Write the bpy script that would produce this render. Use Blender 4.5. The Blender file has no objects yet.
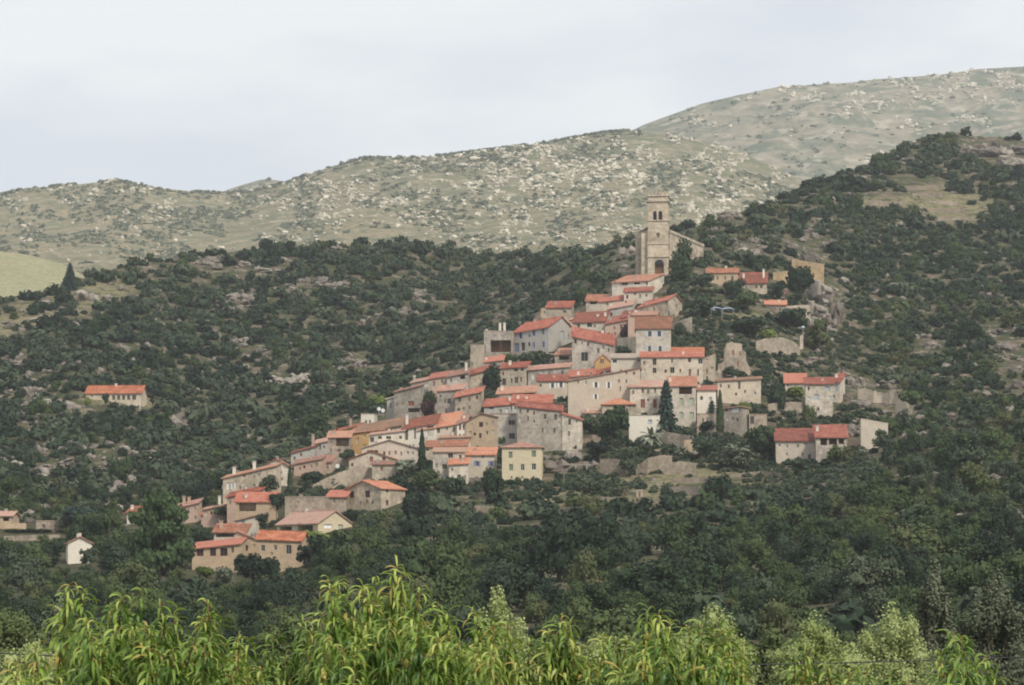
import bpy, math, random
import numpy as np
from mathutils import Vector
C = bpy.context.scene
COL = C.collection
R = math.radians
# ------------------------------------------------------------------ camera, world, sun, exposure
F, CX, HY = 2800.0, 512.0, 600.0      # focal length in pixels, centre column, horizon row
cd = bpy.data.cameras.new('camera'); cam = bpy.data.objects.new('camera', cd); COL.objects.link(cam)
cam.location = (0, 0, 0); cam.rotation_euler = (R(90), 0, 0)
cd.sensor_width = 36; cd.lens = F / 1024 * 36
cd.shift_y = (HY - 342.5) / 1024; cd.clip_start = .5; cd.clip_end = 30000
C.camera = cam
SUN_EL, SUN_AZ = 44, 146      # azimuth measured from +Y towards +X (behind the camera, to the right)
w = bpy.data.worlds.new('World'); C.world = w; w.use_nodes = True
nt = w.node_tree; N = nt.nodes; Lk = nt.links; N.clear()
out = N.new('ShaderNodeOutputWorld'); bg = N.new('ShaderNodeBackground')
sky = N.new('ShaderNodeTexSky'); sky.sky_type = 'NISHITA'; sky.sun_disc = False
sky.sun_elevation = R(SUN_EL); sky.sun_rotation = R(SUN_AZ); sky.air_density = 1; sky.dust_density = 2.5; sky.altitude = 250
tc = N.new('ShaderNodeTexCoord'); mp = N.new('ShaderNodeMapping'); mp.inputs['Scale'].default_value = (1, 1, 3.2)
nz = N.new('ShaderNodeTexNoise'); nz.inputs['Scale'].default_value = 7.0; nz.inputs['Detail'].default_value = 5; nz.inputs['Roughness'].default_value = .5
cr = N.new('ShaderNodeValToRGB')
cr.color_ramp.elements[0].position = .38; cr.color_ramp.elements[0].color = (7.3, 7.75, 8.5, 1)
cr.color_ramp.elements[1].position = .62; cr.color_ramp.elements[1].color = (9.5, 9.75, 9.8, 1)
mx = N.new('ShaderNodeMix'); mx.data_type = 'RGBA'; mx.inputs[0].default_value = .88
Lk.new(tc.outputs['Generated'], mp.inputs[0]); Lk.new(mp.outputs[0], nz.inputs['Vector']); Lk.new(nz.outputs[0], cr.inputs[0])
Lk.new(sky.outputs[0], mx.inputs[6]); Lk.new(cr.outputs[0], mx.inputs[7]); Lk.new(mx.outputs[2], bg.inputs[0])
bg.inputs[1].default_value = .085; Lk.new(bg.outputs[0], out.inputs[0])
sl = bpy.data.lights.new('sun', 'SUN'); sl.energy = 3.1; sl.angle = R(9); sl.color = (1, .93, .82)
so = bpy.data.objects.new('sun', sl); COL.objects.link(so)
sd = Vector((math.sin(R(SUN_AZ)) * math.cos(R(SUN_EL)), math.cos(R(SUN_AZ)) * math.cos(R(SUN_EL)), math.sin(R(SUN_EL))))
so.rotation_euler = sd.to_track_quat('Z', 'Y').to_euler()
C.view_settings.view_transform = 'Standard'; C.view_settings.look = 'None'; C.view_settings.exposure = .28; C.view_settings.gamma = 1
C.cycles.use_denoising = True; C.cycles.pixel_filter_type = 'BLACKMAN_HARRIS'; C.cycles.filter_width = 1.95; C.cycles.max_bounces = 5; C.cycles.volume_bounces = 1; C.cycles.diffuse_bounces = 2
C.cycles.transparent_max_bounces = 6

rng = np.random.default_rng(7); rnd = random.Random(5)
# ------------------------------------------------------------------ helpers
def vnoise(x, y, seed=0):
    x = np.asarray(x, float); y = np.asarray(y, float)
    xi = np.floor(x).astype(np.int64); yi = np.floor(y).astype(np.int64); xf = x - xi; yf = y - yi
    u = xf*xf*(3-2*xf); v = yf*yf*(3-2*yf)
    def h(a, b):
        n = (a*374761393 + b*668265263 + seed*1442695041) & 0xffffffff
        n = ((n ^ (n >> 13)) * 1274126177) & 0xffffffff
        return ((n ^ (n >> 16)) & 0xffff) / 65535.0
    return (h(xi, yi)*(1-u)+h(xi+1, yi)*u)*(1-v) + (h(xi, yi+1)*(1-u)+h(xi+1, yi+1)*u)*v
def fbm(x, y, o=4, seed=0):
    s = 0; a = .5; t = 0
    for k in range(o):
        s = s + a*vnoise(x*2**k, y*2**k, seed+k*17); t += a; a *= .5
    return s/t
def mesh_np(name, verts, faces, mats, attrs=None, smooth=False, midx=None):
    """verts (n,3); faces (m,k) array or list of arrays"""
    me = bpy.data.meshes.new(name)
    fl = faces if isinstance(faces, list) else [faces]
    fl = [np.asarray(f, np.int32) for f in fl if len(f)]
    tot = np.concatenate([np.full(len(f), f.shape[1], np.int32) for f in fl]); idx = np.concatenate([f.ravel() for f in fl])
    me.vertices.add(len(verts)); me.vertices.foreach_set('co', np.asarray(verts, np.float32).ravel())
    me.loops.add(len(idx)); me.loops.foreach_set('vertex_index', idx)
    me.polygons.add(len(tot)); st = np.concatenate([[0], np.cumsum(tot)[:-1]]).astype(np.int32)
    me.polygons.foreach_set('loop_start', st); me.polygons.foreach_set('loop_total', tot)
    me.polygons.foreach_set('use_smooth', np.full(len(tot), smooth))
    for m in (mats if isinstance(mats, (list, tuple)) else [mats]): me.materials.append(m)
    if midx is not None: me.polygons.foreach_set('material_index', np.asarray(midx, np.int32))
    for k, (dom, val) in (attrs or {}).items():
        a = me.attributes.new(k, 'FLOAT', dom); a.data.foreach_set('value', np.asarray(val, np.float32).ravel())
    me.update(calc_edges=True); me.validate()
    return me
def link(name, me, parent=None, loc=None):
    o = bpy.data.objects.new(name, me); COL.objects.link(o)
    if parent is not None: o.parent = parent
    if loc is not None: o.location = loc
    return o
def tag(o, label=None, cat=None, group=None, kind=None):
    if label: o['label'] = label
    if cat: o['category'] = cat
    if group: o['group'] = group
    if kind: o['kind'] = kind
    return o
class MB:
    def __init__(s): s.v = []; s.f = []
    def poly(s, pts):
        n = len(s.v); s.v += [tuple(p) for p in pts]; s.f.append(tuple(range(n, n+len(pts)))); return s
    def prism(s, bot, top):
        n = len(s.v); k = len(bot); s.v += [tuple(p) for p in bot] + [tuple(p) for p in top]
        s.f.append(tuple(n+i for i in reversed(range(k)))); s.f.append(tuple(n+k+i for i in range(k)))
        for i in range(k):
            j = (i+1) % k; s.f.append((n+i, n+j, n+k+j, n+k+i))
        return s
    def obox(s, o, u, v, w_):     # corner and three edge vectors
        o, u, v, w_ = Vector(o), Vector(u), Vector(v), Vector(w_)
        if u.cross(v).dot(w_) < 0: u, v = v, u
        return s.prism([o, o+u, o+u+v, o+v], [o+w_, o+u+w_, o+u+v+w_, o+v+w_])
    def box(s, x0, x1, y0, y1, z0, z1): return s.obox((x0, y0, z0), (x1-x0, 0, 0), (0, y1-y0, 0), (0, 0, z1-z0))
    def tube(s, pts, rad, k=7):
        pts = [Vector(p) for p in pts]; rs = rad if isinstance(rad, (list, tuple)) else [rad]*len(pts); n0 = len(s.v)
        for i, p in enumerate(pts):
            d = (pts[min(i+1, len(pts)-1)] - pts[max(i-1, 0)]).normalized()
            a = d.orthogonal().normalized() if i == 0 else (a - d*a.dot(d)).normalized(); b = d.cross(a)
            for j in range(k):
                t = 2*math.pi*j/k; s.v.append(tuple(p + (a*math.cos(t)+b*math.sin(t))*rs[i]))
        for i in range(len(pts)-1):
            for j in range(k):
                j2 = (j+1) % k; s.f.append((n0+i*k+j, n0+i*k+j2, n0+(i+1)*k+j2, n0+(i+1)*k+j))
        s.f.append(tuple(n0+j for j in reversed(range(k)))); s.f.append(tuple(n0+(len(pts)-1)*k+j for j in range(k)))
        return s
    def build(s, name, mat, parent=None, loc=None, smooth=False):
        me = bpy.data.meshes.new(name); me.from_pydata(s.v, [], s.f); me.materials.append(mat)
        if smooth: me.polygons.foreach_set('use_smooth', [True]*len(me.polygons))
        me.update(); return link(name, me, parent, loc)
def empty(name, loc):
    o = bpy.data.objects.new(name, None); o.empty_display_size = .5; o.location = loc; COL.objects.link(o); return o
# ------------------------------------------------------------------ materials
def mat(name, stops, scale=1.0, scale2=None, detail=4, rough=.9, bump=0, bscale=None, obj_rand=0, stretch=(1, 1, 1), mixf=.45, attr=None, spec=.2):
    """noise driven colour between stops; a second, coarser noise shifts it"""
    m = bpy.data.materials.new(name); m.use_nodes = True; t = m.node_tree; n = t.nodes; l = t.links
    b = n['Principled BSDF']; b.inputs['Roughness'].default_value = rough; b.inputs['Specular IOR Level'].default_value = spec
    g = n.new('ShaderNodeNewGeometry'); mpn = n.new('ShaderNodeMapping'); mpn.inputs['Scale'].default_value = stretch
    l.new(g.outputs['Position'], mpn.inputs[0])
    a = n.new('ShaderNodeTexNoise'); a.inputs['Scale'].default_value = scale; a.inputs['Detail'].default_value = detail; a.inputs['Roughness'].default_value = .6
    l.new(mpn.outputs[0], a.inputs['Vector'])
    fac = a.outputs[0]
    if scale2:
        a2 = n.new('ShaderNodeTexNoise'); a2.inputs['Scale'].default_value = scale2; a2.inputs['Detail'].default_value = 3; l.new(g.outputs['Position'], a2.inputs['Vector'])
        mm = n.new('ShaderNodeMix'); mm.inputs[0].default_value = mixf; l.new(fac, mm.inputs[2]); l.new(a2.outputs[0], mm.inputs[3]); fac = mm.outputs[0]
    if obj_rand:
        oi = n.new('ShaderNodeObjectInfo'); ma = n.new('ShaderNodeMath'); ma.operation = 'MULTIPLY_ADD'; ma.inputs[1].default_value = obj_rand
        sb = n.new('ShaderNodeMath'); sb.operation = 'ADD'; sb.inputs[1].default_value = -obj_rand/2
        l.new(oi.outputs['Random'], ma.inputs[0]); l.new(fac, ma.inputs[2]); l.new(ma.outputs[0], sb.inputs[0]); fac = sb.outputs[0]
    if attr:
        at = n.new('ShaderNodeAttribute'); at.attribute_name = attr[0]; ma = n.new('ShaderNodeMath'); ma.operation = 'MULTIPLY_ADD'; ma.inputs[1].default_value = attr[1]
        sb = n.new('ShaderNodeMath'); sb.operation = 'ADD'; sb.inputs[1].default_value = -attr[1]/2
        l.new(at.outputs['Fac'], ma.inputs[0]); l.new(fac, ma.inputs[2]); l.new(ma.outputs[0], sb.inputs[0]); fac = sb.outputs[0]
    r = n.new('ShaderNodeValToRGB'); e = r.color_ramp.elements
    while len(e) < len(stops): e.new(.5)
    for i, (p, c) in enumerate(stops): e[i].position = p; e[i].color = (*c, 1)
    l.new(fac, r.inputs[0]); l.new(r.outputs[0], b.inputs['Base Color'])
    if bump:
        bn = n.new('ShaderNodeTexNoise'); bn.inputs['Scale'].default_value = bscale or scale*3; bn.inputs['Detail'].default_value = 4; l.new(mpn.outputs[0], bn.inputs['Vector'])
        bb = n.new('ShaderNodeBump'); bb.inputs['Strength'].default_value = bump; bb.inputs['Distance'].default_value = .3
        l.new(bn.outputs[0], bb.inputs['Height']); l.new(bb.outputs[0], b.inputs['Normal'])
    return m
def wallmat(name, c, var=.22, stains=.3):
    d = tuple(x*(1-var) for x in c); h = tuple(min(1, x*(1+var*.7)) for x in c)
    return mat(name, [(.3, tuple(x*(1-stains) for x in d)), (.44, d), (.55, c), (.7, h)], scale=1.1, scale2=.28, detail=6, bump=.6, bscale=4, obj_rand=.16, mixf=.45)
M = {}
for k_, c_ in (('stone', (.40, .335, .26)), ('stone_b', (.37, .325, .27)), ('stone_c', (.43, .345, .27)), ('stone2', (.50, .425, .33)), ('stone2_b', (.54, .455, .345)), ('stone2_c', (.47, .415, .345)), ('stone2_d', (.60, .53, .43)), ('stone_d', (.45, .40, .34)), ('churchstone', (.53, .445, .33))): M[k_] = wallmat(k_, c_, .28, .38)
M['ochre2'] = wallmat('tan_castle', (.47, .345, .205))
M['grey'] = wallmat('grey_render', (.41, .385, .345), .12, .15)
M['cream'] = wallmat('cream_render', (.52, .455, .37), .10, .14)
M['white'] = wallmat('white_render', (.66, .61, .52), .08, .12)
M['yellow'] = wallmat('yellow_render', (.50, .42, .33), .10, .16)
M['pale_yellow'] = wallmat('pale_yellow_render', (.55, .47, .325), .08, .12)
M['tan'] = wallmat('tan_render', (.46, .35, .24), .12, .16)
M['ochre'] = wallmat('ochre_render', (.52, .32, .14), .08, .1)
M['pink'] = wallmat('pink_render', (.47, .335, .26), .12, .2)
M['dark'] = wallmat('dark_stone', (.20, .17, .14))
def tilemat(name, a, b, c):
    return mat(name, [(.39, a), (.49, b), (.60, c)], scale=2.2, scale2=.5, detail=5, bump=.6, bscale=5, obj_rand=.22, rough=.85, mixf=.35)
M['red'] = tilemat('red_tiles', (.16, .060, .040), (.31, .086, .052), (.40, .165, .115))
M['orange'] = tilemat('orange_tiles', (.20, .078, .045), (.37, .115, .056), (.46, .22, .14))
M['red_b'] = tilemat('deep_red_tiles', (.13, .05, .038), (.24, .072, .048), (.34, .14, .10))
M['orange_b'] = tilemat('weathered_orange_tiles', (.17, .085, .055), (.31, .12, .068), (.40, .22, .15))
M['rose'] = tilemat('faded_rose_tiles', (.22, .12, .09), (.35, .175, .13), (.42, .27, .21))
M['brown'] = tilemat('old_brown_tiles', (.20, .12, .08), (.32, .17, .11), (.36, .24, .17))
M['greyroof'] = tilemat('greyed_tiles', (.22, .18, .15), (.32, .26, .21), (.38, .31, .25))
M['slate'] = tilemat('blue_slate', (.06, .07, .10), (.09, .10, .14), (.14, .15, .19))
def flat(name, c, rough=.6): return mat(name, [(.3, tuple(x*.88 for x in c)), (.7, c)], scale=.8, rough=rough)
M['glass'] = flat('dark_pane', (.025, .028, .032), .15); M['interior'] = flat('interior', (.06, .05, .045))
M['blue'] = flat('blue_paint', (.17, .24, .47)); M['lavender'] = flat('lavender_paint', (.30, .33, .46)); M['wht'] = flat('white_paint', (.72, .72, .70))
M['green'] = flat('green_paint', (.14, .22, .15)); M['palegreen'] = flat('pale_green_paint', (.38, .44, .33)); M['rbrown'] = flat('red_brown_paint', (.24, .06, .04))
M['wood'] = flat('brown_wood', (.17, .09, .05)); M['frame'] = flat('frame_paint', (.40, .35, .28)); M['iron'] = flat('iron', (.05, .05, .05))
M['paleblue'] = flat('pale_blue_paint', (.42, .49, .55)); M['metal'] = flat('aerial_metal', (.35, .35, .35), .4)
M['rock'] = mat('granite', [(.3, (.095, .082, .068)), (.5, (.20, .175, .148)), (.68, (.33, .295, .25))], scale=.5, scale2=.12, detail=7, bump=1, bscale=1.5, obj_rand=.25)
M['darkrock'] = mat('shaded_schist', [(.3, (.10, .085, .075)), (.5, (.19, .16, .135)), (.7, (.30, .26, .21))], scale=.5, scale2=.12, detail=7, bump=1, bscale=1.5, obj_rand=.2)  # schist tone, a little darker and browner than the granite
M['farrock'] = mat('far_granite', [(.3, (.30, .27, .21)), (.5, (.50, .46, .365)), (.7, (.68, .63, .52))], scale=.12, detail=4, bump=.5, obj_rand=.3, attr=None)  # paler than the near granite: sunshine on the far slopes put into the colour
M['drywall'] = mat('dry_stone', [(.32, (.14, .115, .09)), (.5, (.26, .215, .165)), (.66, (.38, .32, .25))], scale=1.3, scale2=.3, detail=6, bump=.8, bscale=4, obj_rand=.15)
def leafmat(name, stops, attr='tint', use_obj=True, scale=.25, k=.75, transl=.0):
    m = mat(name, stops, scale=scale, detail=3, rough=.75, obj_rand=(k if use_obj else 0), attr=None if use_obj else (attr, k), spec=.15)
    if transl:
        t = m.node_tree; n = t.nodes; l = t.links; b = n['Principled BSDF']; col = b.inputs['Base Color'].links[0].from_socket
        tr = n.new('ShaderNodeBsdfTranslucent'); l.new(col, tr.inputs[0]); mx = n.new('ShaderNodeMixShader'); mx.inputs[0].default_value = transl
        o = n['Material Output']; l.new(b.outputs[0], mx.inputs[1]); l.new(tr.outputs[0], mx.inputs[2]); l.new(mx.outputs[0], o.inputs['Surface'])
    return m
BS = [(.10, (.012, .024, .015)), (.34, (.022, .038, .022)), (.52, (.036, .056, .031)), (.74, (.054, .074, .042)), (1.0, (.078, .092, .056))]
TS = [(.10, (.015, .030, .015)), (.34, (.028, .048, .021)), (.52, (.046, .072, .027)), (.76, (.070, .095, .034)), (1.02, (.100, .095, .048))]
M['bush'] = leafmat('evergreen_leaves', BS); M['bush_mass'] = leafmat('evergreen_leaves_mass', BS, use_obj=False)
M['tree'] = leafmat('oak_leaves', TS); M['tree_mass'] = leafmat('oak_leaves_mass', TS, use_obj=False)
M['farbush'] = leafmat('far_scrub_leaves', [(.2, (.085, .108, .07)), (.8, (.15, .165, .105))], use_obj=False)
M['cyp'] = leafmat('cypress_leaves', [(.2, (.018, .034, .018)), (.7, (.040, .062, .028))])
M['fir'] = leafmat('fir_needles', [(.2, (.020, .040, .032)), (.7, (.045, .072, .050))])
M['bright'] = leafmat('bright_leaves', [(.2, (.075, .11, .022)), (.7, (.14, .18, .045))])
M['purple'] = leafmat('purple_leaves', [(.2, (.05, .022, .03)), (.7, (.10, .045, .05))])
M['yellowleaf'] = leafmat('yellowing_leaves', [(.2, (.16, .12, .03)), (.7, (.30, .22, .06))])
M['olive'] = leafmat('silver_leaves', [(.2, (.10, .12, .08)), (.7, (.19, .21, .15))])
M['pine'] = leafmat('pine_needles', [(.2, (.035, .062, .024)), (.8, (.080, .125, .042))])
M['bark'] = mat('bark', [(.3, (.06, .045, .032)), (.7, (.16, .125, .095))], scale=3, bump=.6)
# ------------------------------------------------------------------ the near terrain: hills, village spur, valley floor
SKX = np.array([-600, -300, -100, 0, 60, 100, 150, 190, 240, 290, 330, 380, 430, 460, 500, 540, 580, 620, 645, 700, 740, 780, 820, 850, 880, 920, 960, 1000, 1030, 1100, 1250, 1600.])
SKY = np.array([360, 335, 316, 302, 287, 273, 259, 252, 248, 246, 246, 243, 242, 248, 256, 255, 251, 240, 234, 226, 214, 197, 181, 170, 157, 139, 132, 136, 144, 165, 200, 260.])
def skyline(px): return np.interp(px, SKX, SKY)
CT = [  # column, row, distance of ground seen there
 (-500, 400, 900), (-500, 560, 520), (-500, 700, 240), (0, 300, 1010), (0, 340, 930), (0, 400, 840), (0, 460, 760), (0, 520, 680), (0, 560, 600), (0, 620, 430), (0, 700, 240),
 (130, 265, 1080), (120, 330, 960), (120, 395, 850), (130, 460, 770), (130, 520, 690), (130, 600, 480), (260, 250, 1120), (250, 320, 1000), (250, 400, 870), (230, 450, 790),
 (250, 480, 690), (250, 510, 660), (240, 555, 615), (250, 600, 500), (250, 700, 240), (400, 243, 1150), (400, 300, 1050), (400, 350, 950), (390, 400, 840), (400, 430, 740), (400, 480, 670), (400, 520, 620), (400, 570, 520), (400, 640, 350), (400, 710, 230),
 (520, 256, 1150), (500, 300, 1050), (490, 330, 960), (490, 360, 830), (500, 400, 760), (510, 440, 710), (520, 480, 660), (520, 530, 590), (520, 590, 440), (520, 660, 300), (520, 710, 220),
 (620, 242, 1080), (620, 262, 960), (630, 290, 870), (640, 330, 820), (640, 370, 770), (640, 420, 715), (640, 470, 665), (640, 520, 590), (640, 600, 420), (640, 700, 230),
 (700, 226, 1020), (700, 275, 880), (760, 240, 1000), (760, 300, 860), (760, 360, 780), (760, 420, 715), (760, 470, 660), (760, 540, 540), (760, 620, 380), (760, 700, 230),
 (840, 175, 1180), (860, 240, 1030), (860, 320, 900), (860, 380, 790), (860, 430, 710), (860, 500, 580), (880, 600, 400), (960, 132, 1300), (960, 200, 1150), (960, 280, 980), (960, 360, 830), (960, 430, 680), (960, 520, 500), (980, 600, 370), (960, 700, 220),
 (1100, 165, 1250), (1100, 300, 950), (1100, 450, 620), (1100, 700, 220), (1500, 300, 1000), (1500, 500, 520), (1500, 700, 220)]
ct = np.array(CT, float); P2 = ct[:, :2] / 300.0; V = np.log(ct[:, 2])
def _U(d2): return np.where(d2 > 0, d2*np.log(d2+1e-12), 0)
n_ = len(P2); K = _U(((P2[:, None]-P2[None])**2).sum(-1)) + np.eye(n_)*.004
A = np.zeros((n_+3, n_+3)); A[:n_, :n_] = K; A[:n_, n_] = 1; A[:n_, n_+1:] = P2; A[n_, :n_] = 1; A[n_+1:, :n_] = P2.T
sol = np.linalg.solve(A, np.concatenate([V, [0, 0, 0]]))
COLS = np.arange(-560, 1590, 5.0); ROWS = np.arange(720, 120, -1.0)
Q = np.stack(np.meshgrid(COLS, ROWS, indexing='ij'), -1) / 300.0
DM = np.zeros(Q.shape[:2])
for i in range(len(COLS)):
    d2 = ((Q[i][:, None]-P2[None])**2).sum(-1); DM[i] = _U(d2) @ sol[:n_] + sol[n_] + Q[i] @ sol[n_+1:]
DM = np.exp(DM)
for j in range(1, DM.shape[1]): DM[:, j] = np.maximum(DM[:, j], DM[:, j-1]*1.0004)
def dist(px, py):
    """distance at which the near ground is seen in a direction"""
    px = np.asarray(px, float); py = np.asarray(py, float)
    fi = np.clip((px-COLS[0])/5.0, 0, len(COLS)-1.001); fj = np.clip(ROWS[0]-py, 0, len(ROWS)-1.001)
    i = fi.astype(int); j = fj.astype(int); u = fi-i; v = fj-j
    return (DM[i, j]*(1-u)+DM[i+1, j]*u)*(1-v) + (DM[i, j+1]*(1-u)+DM[i+1, j+1]*u)*v
DG = np.concatenate([np.linspace(3, 200, 30), np.linspace(206, 560, 60), np.linspace(563, 960, 150), np.linspace(965, 1400, 90), np.linspace(1410, 2100, 30)])
ZG = np.zeros((len(COLS), len(DG)))
for i, c in enumerate(COLS):
    s = skyline(c); k = ROWS >= s; d = DM[i][k]; z = (HY-ROWS[k])/F*d
    d0, z0, d1, z1 = d[0], z[0], d[-1], z[-1]
    zz = np.interp(DG, d, z)
    zz = np.where(DG < d0, -3.4 + (z0+3.4)*np.clip(DG/d0, 0, 1), zz)
    zz = np.where(DG > d1, z1 - .06*(DG-d1) - .28*np.maximum(0, DG-d1-25), zz); ZG[i] = np.maximum(zz, -20)
XG = (COLS[:, None]-CX)/F*DG[None]
YG = np.repeat(DG[None], len(COLS), 0)
amp = np.clip((YG-500)/400, 0, 1)*1.6 + .5
vil = np.exp(-(((XG/YG*F+CX-560)/200)**2 + ((YG-730)/110)**2)*1.2)
PX0 = XG/YG*F+CX; PY0 = HY-ZG/YG*F
for (hx, hy, wx, wy) in ((114, 400, 42, 16), (80, 555, 26, 20), (25, 532, 50, 16), (133, 520, 14, 12), (240, 540, 90, 50)): vil = np.maximum(vil, np.exp(-((PX0-hx)/wx)**4-((PY0-hy)/wy)**4)*1.12)
ZG = ZG + (fbm(XG/18, YG/18, 4, 3)-.5)*2*amp*(1-.85*vil)
def ground(x, d):
    px = CX + np.asarray(x, float)/d*F; fi = np.clip((px-COLS[0])/5.0, 0, len(COLS)-1.001); i = fi.astype(int); u = fi-i
    j = np.clip(np.searchsorted(DG, d)-1, 0, len(DG)-2); v = np.clip((d-DG[j])/(DG[j+1]-DG[j]), 0, 1)
    return (ZG[i, j]*(1-u)+ZG[i+1, j]*u)*(1-v) + (ZG[i, j+1]*(1-u)+ZG[i+1, j+1]*u)*v
def spot(px, py, dD=0):
    d = float(dist(px, py)) + dD; x = (px-CX)/F*d; return Vector((x, d, float(ground(x, d)))), d/F
def gridfaces(nc, nr):
    i, j = np.meshgrid(np.arange(nc-1), np.arange(nr-1), indexing='ij'); a = (i*nr+j).ravel()
    return np.stack([a, a+nr, a+nr+1, a+1], -1)
def groundmat(name, soil, grass, green, rock, sc=.03, attr_dry=True, gth=(.46, .60), rth=(.56, .64), wood=False):
    m = bpy.data.materials.new(name); m.use_nodes = True; t = m.node_tree; n = t.nodes; l = t.links; b = n['Principled BSDF']
    b.inputs['Roughness'].default_value = .95; b.inputs['Specular IOR Level'].default_value = .1
    g = n.new('ShaderNodeNewGeometry')
    def nz_(s, d=5, r=.6):
        a = n.new('ShaderNodeTexNoise'); a.inputs['Scale'].default_value = s; a.inputs['Detail'].default_value = d; a.inputs['Roughness'].default_value = r; l.new(g.outputs['Position'], a.inputs['Vector']); return a.outputs[0]
    def ramp(f, p0, p1):
        r = n.new('ShaderNodeMapRange'); r.inputs[1].default_value = p0; r.inputs[2].default_value = p1; r.interpolation_type = 'SMOOTHSTEP'; l.new(f, r.inputs[0]); return r.outputs[0]
    def mix(f, a, c):
        x = n.new('ShaderNodeMix'); x.data_type = 'RGBA'; l.new(f, x.inputs[0])
        for k, v in ((6, a), (7, c)):
            if isinstance(v, tuple): x.inputs[k].default_value = (*v, 1)
            else: l.new(v, x.inputs[k])
        return x.outputs[2]
    c1 = mix(ramp(nz_(sc*14), .42, .62), soil, tuple(x*.6 for x in soil))
    c2 = mix(ramp(nz_(sc*5), *gth), c1, green)
    c3 = mix(ramp(nz_(sc*9, 7), *rth), c2, rock)
    if wood:
        aw = n.new('ShaderNodeAttribute'); aw.attribute_name = 'wood'; c3 = mix(aw.outputs['Fac'], c3, mix(ramp(nz_(sc*9), .4, .6), (.045, .05, .024), (.085, .075, .045)))
    if attr_dry:
        at = n.new('ShaderNodeAttribute'); at.attribute_name = 'dry'
        gr = mix(ramp(nz_(sc*20), .4, .62), grass, (grass[0]*.5, grass[1]*.62, grass[2]*.6)); gr = mix(ramp(nz_(sc*6), .5, .62), gr, green); c3 = mix(at.outputs['Fac'], c3, gr)
    l.new(c3, b.inputs['Base Color'])
    bb = n.new('ShaderNodeBump'); bb.inputs['Strength'].default_value = .8; bb.inputs['Distance'].default_value = .8; l.new(nz_(sc*25, 6), bb.inputs['Height']); l.new(bb.outputs[0], b.inputs['Normal'])
    return m
def ell(px, py, cx, cy, rx, ry, rot=0):
    c, s = math.cos(R(rot)), math.sin(R(rot)); dx, dy = px-cx, py-cy
    return ((dx*c+dy*s)/rx)**2 + ((-dx*s+dy*c)/ry)**2
DRY = [(60, 305, 85, 15, -16), (20, 322, 50, 8, -17), (110, 400, 40, 6, 8), (955, 205, 40, 20, 0), (905, 203, 60, 7, -2), (640, 485, 80, 14, 3), (720, 490, 60, 10, 0), (560, 500, 70, 9, 0), (590, 520, 60, 6, 5), (30, 400, 60, 8, 12), (150, 405, 30, 5, 25), (690, 470, 60, 8, 0), (745, 318, 20, 7, 0)]
OPEN = [(66, 303, 82, 13, -17), (20, 322, 50, 7, -17), (955, 207, 32, 15, 0), (900, 200, 38, 5, 0), (655, 481, 36, 7, 0), (700, 478, 50, 7, 0), (560, 512, 24, 3, 0), (480, 500, 26, 5, 0), (520, 528, 30, 4, 0), (460, 530, 24, 4, 0), (35, 400, 50, 6, 12), (240, 265, 30, 8, 10), (235, 305, 22, 9, -20), (300, 285, 25, 6, -15), (325, 290, 20, 5, -15),
        (210, 265, 22, 10, 0), (250, 350, 25, 7, 20), (345, 365, 25, 9, -10), (300, 385, 30, 9, 0), (265, 375, 20, 7, 0), (380, 320, 28, 6, -10), (420, 300, 15, 6, 30), (180, 420, 15, 6, 20), (60, 470, 25, 7, 0), (105, 465, 20, 6, 0), (120, 485, 30, 6, 0),
        (990, 150, 35, 12, 25), (1000, 160, 22, 9, 30), (925, 350, 20, 6, 0), (1005, 340, 22, 12, 30), (870, 395, 30, 14, 20), (900, 410, 18, 8, 20), (745, 250, 20, 8, 0), (815, 245, 14, 18, 0), (865, 270, 14, 3, 0), (880, 300, 8, 8, 40), (830, 300, 14, 26, 0), (20, 540, 30, 6, 0), (660, 500, 100, 8, 0), (800, 345, 30, 8, 0)]
def opening(px, py):
    m = np.full(np.shape(px), 9.0)
    for e in OPEN: m = np.minimum(m, ell(px, py, *e))
    return m
PXG = np.repeat(COLS[:, None], len(DG), 1); PYG = HY - ZG/YG*F
dry = np.zeros(PXG.shape)
for e in DRY: dry = np.maximum(dry, np.clip(1.5-ell(PXG, PYG, *e), 0, 1))
dry = np.clip(dry*(.6+.8*fbm(XG/6, YG/6, 3, 9)), 0, 1)
wood = np.clip((PYG-(470+95*np.exp(-((PXG-600)/200)**4)-60*np.clip((PXG-800)/150, 0, 1)))/40, 0, 1)*(1-.8*dry)
gm = groundmat('hillside_ground', (.17, .135, .10), (.235, .195, .115), (.055, .062, .030), (.28, .24, .195), .035, gth=(.38, .55), rth=(.60, .66), wood=True)
nr = len(DG); me = mesh_np('hillside', np.stack([XG, YG, ZG], -1).reshape(-1, 3), gridfaces(len(COLS), nr), gm, {'dry': ('POINT', dry), 'wood': ('POINT', wood)}, smooth=True)
tag(link('hillside_ground', me), kind='structure')
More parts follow.
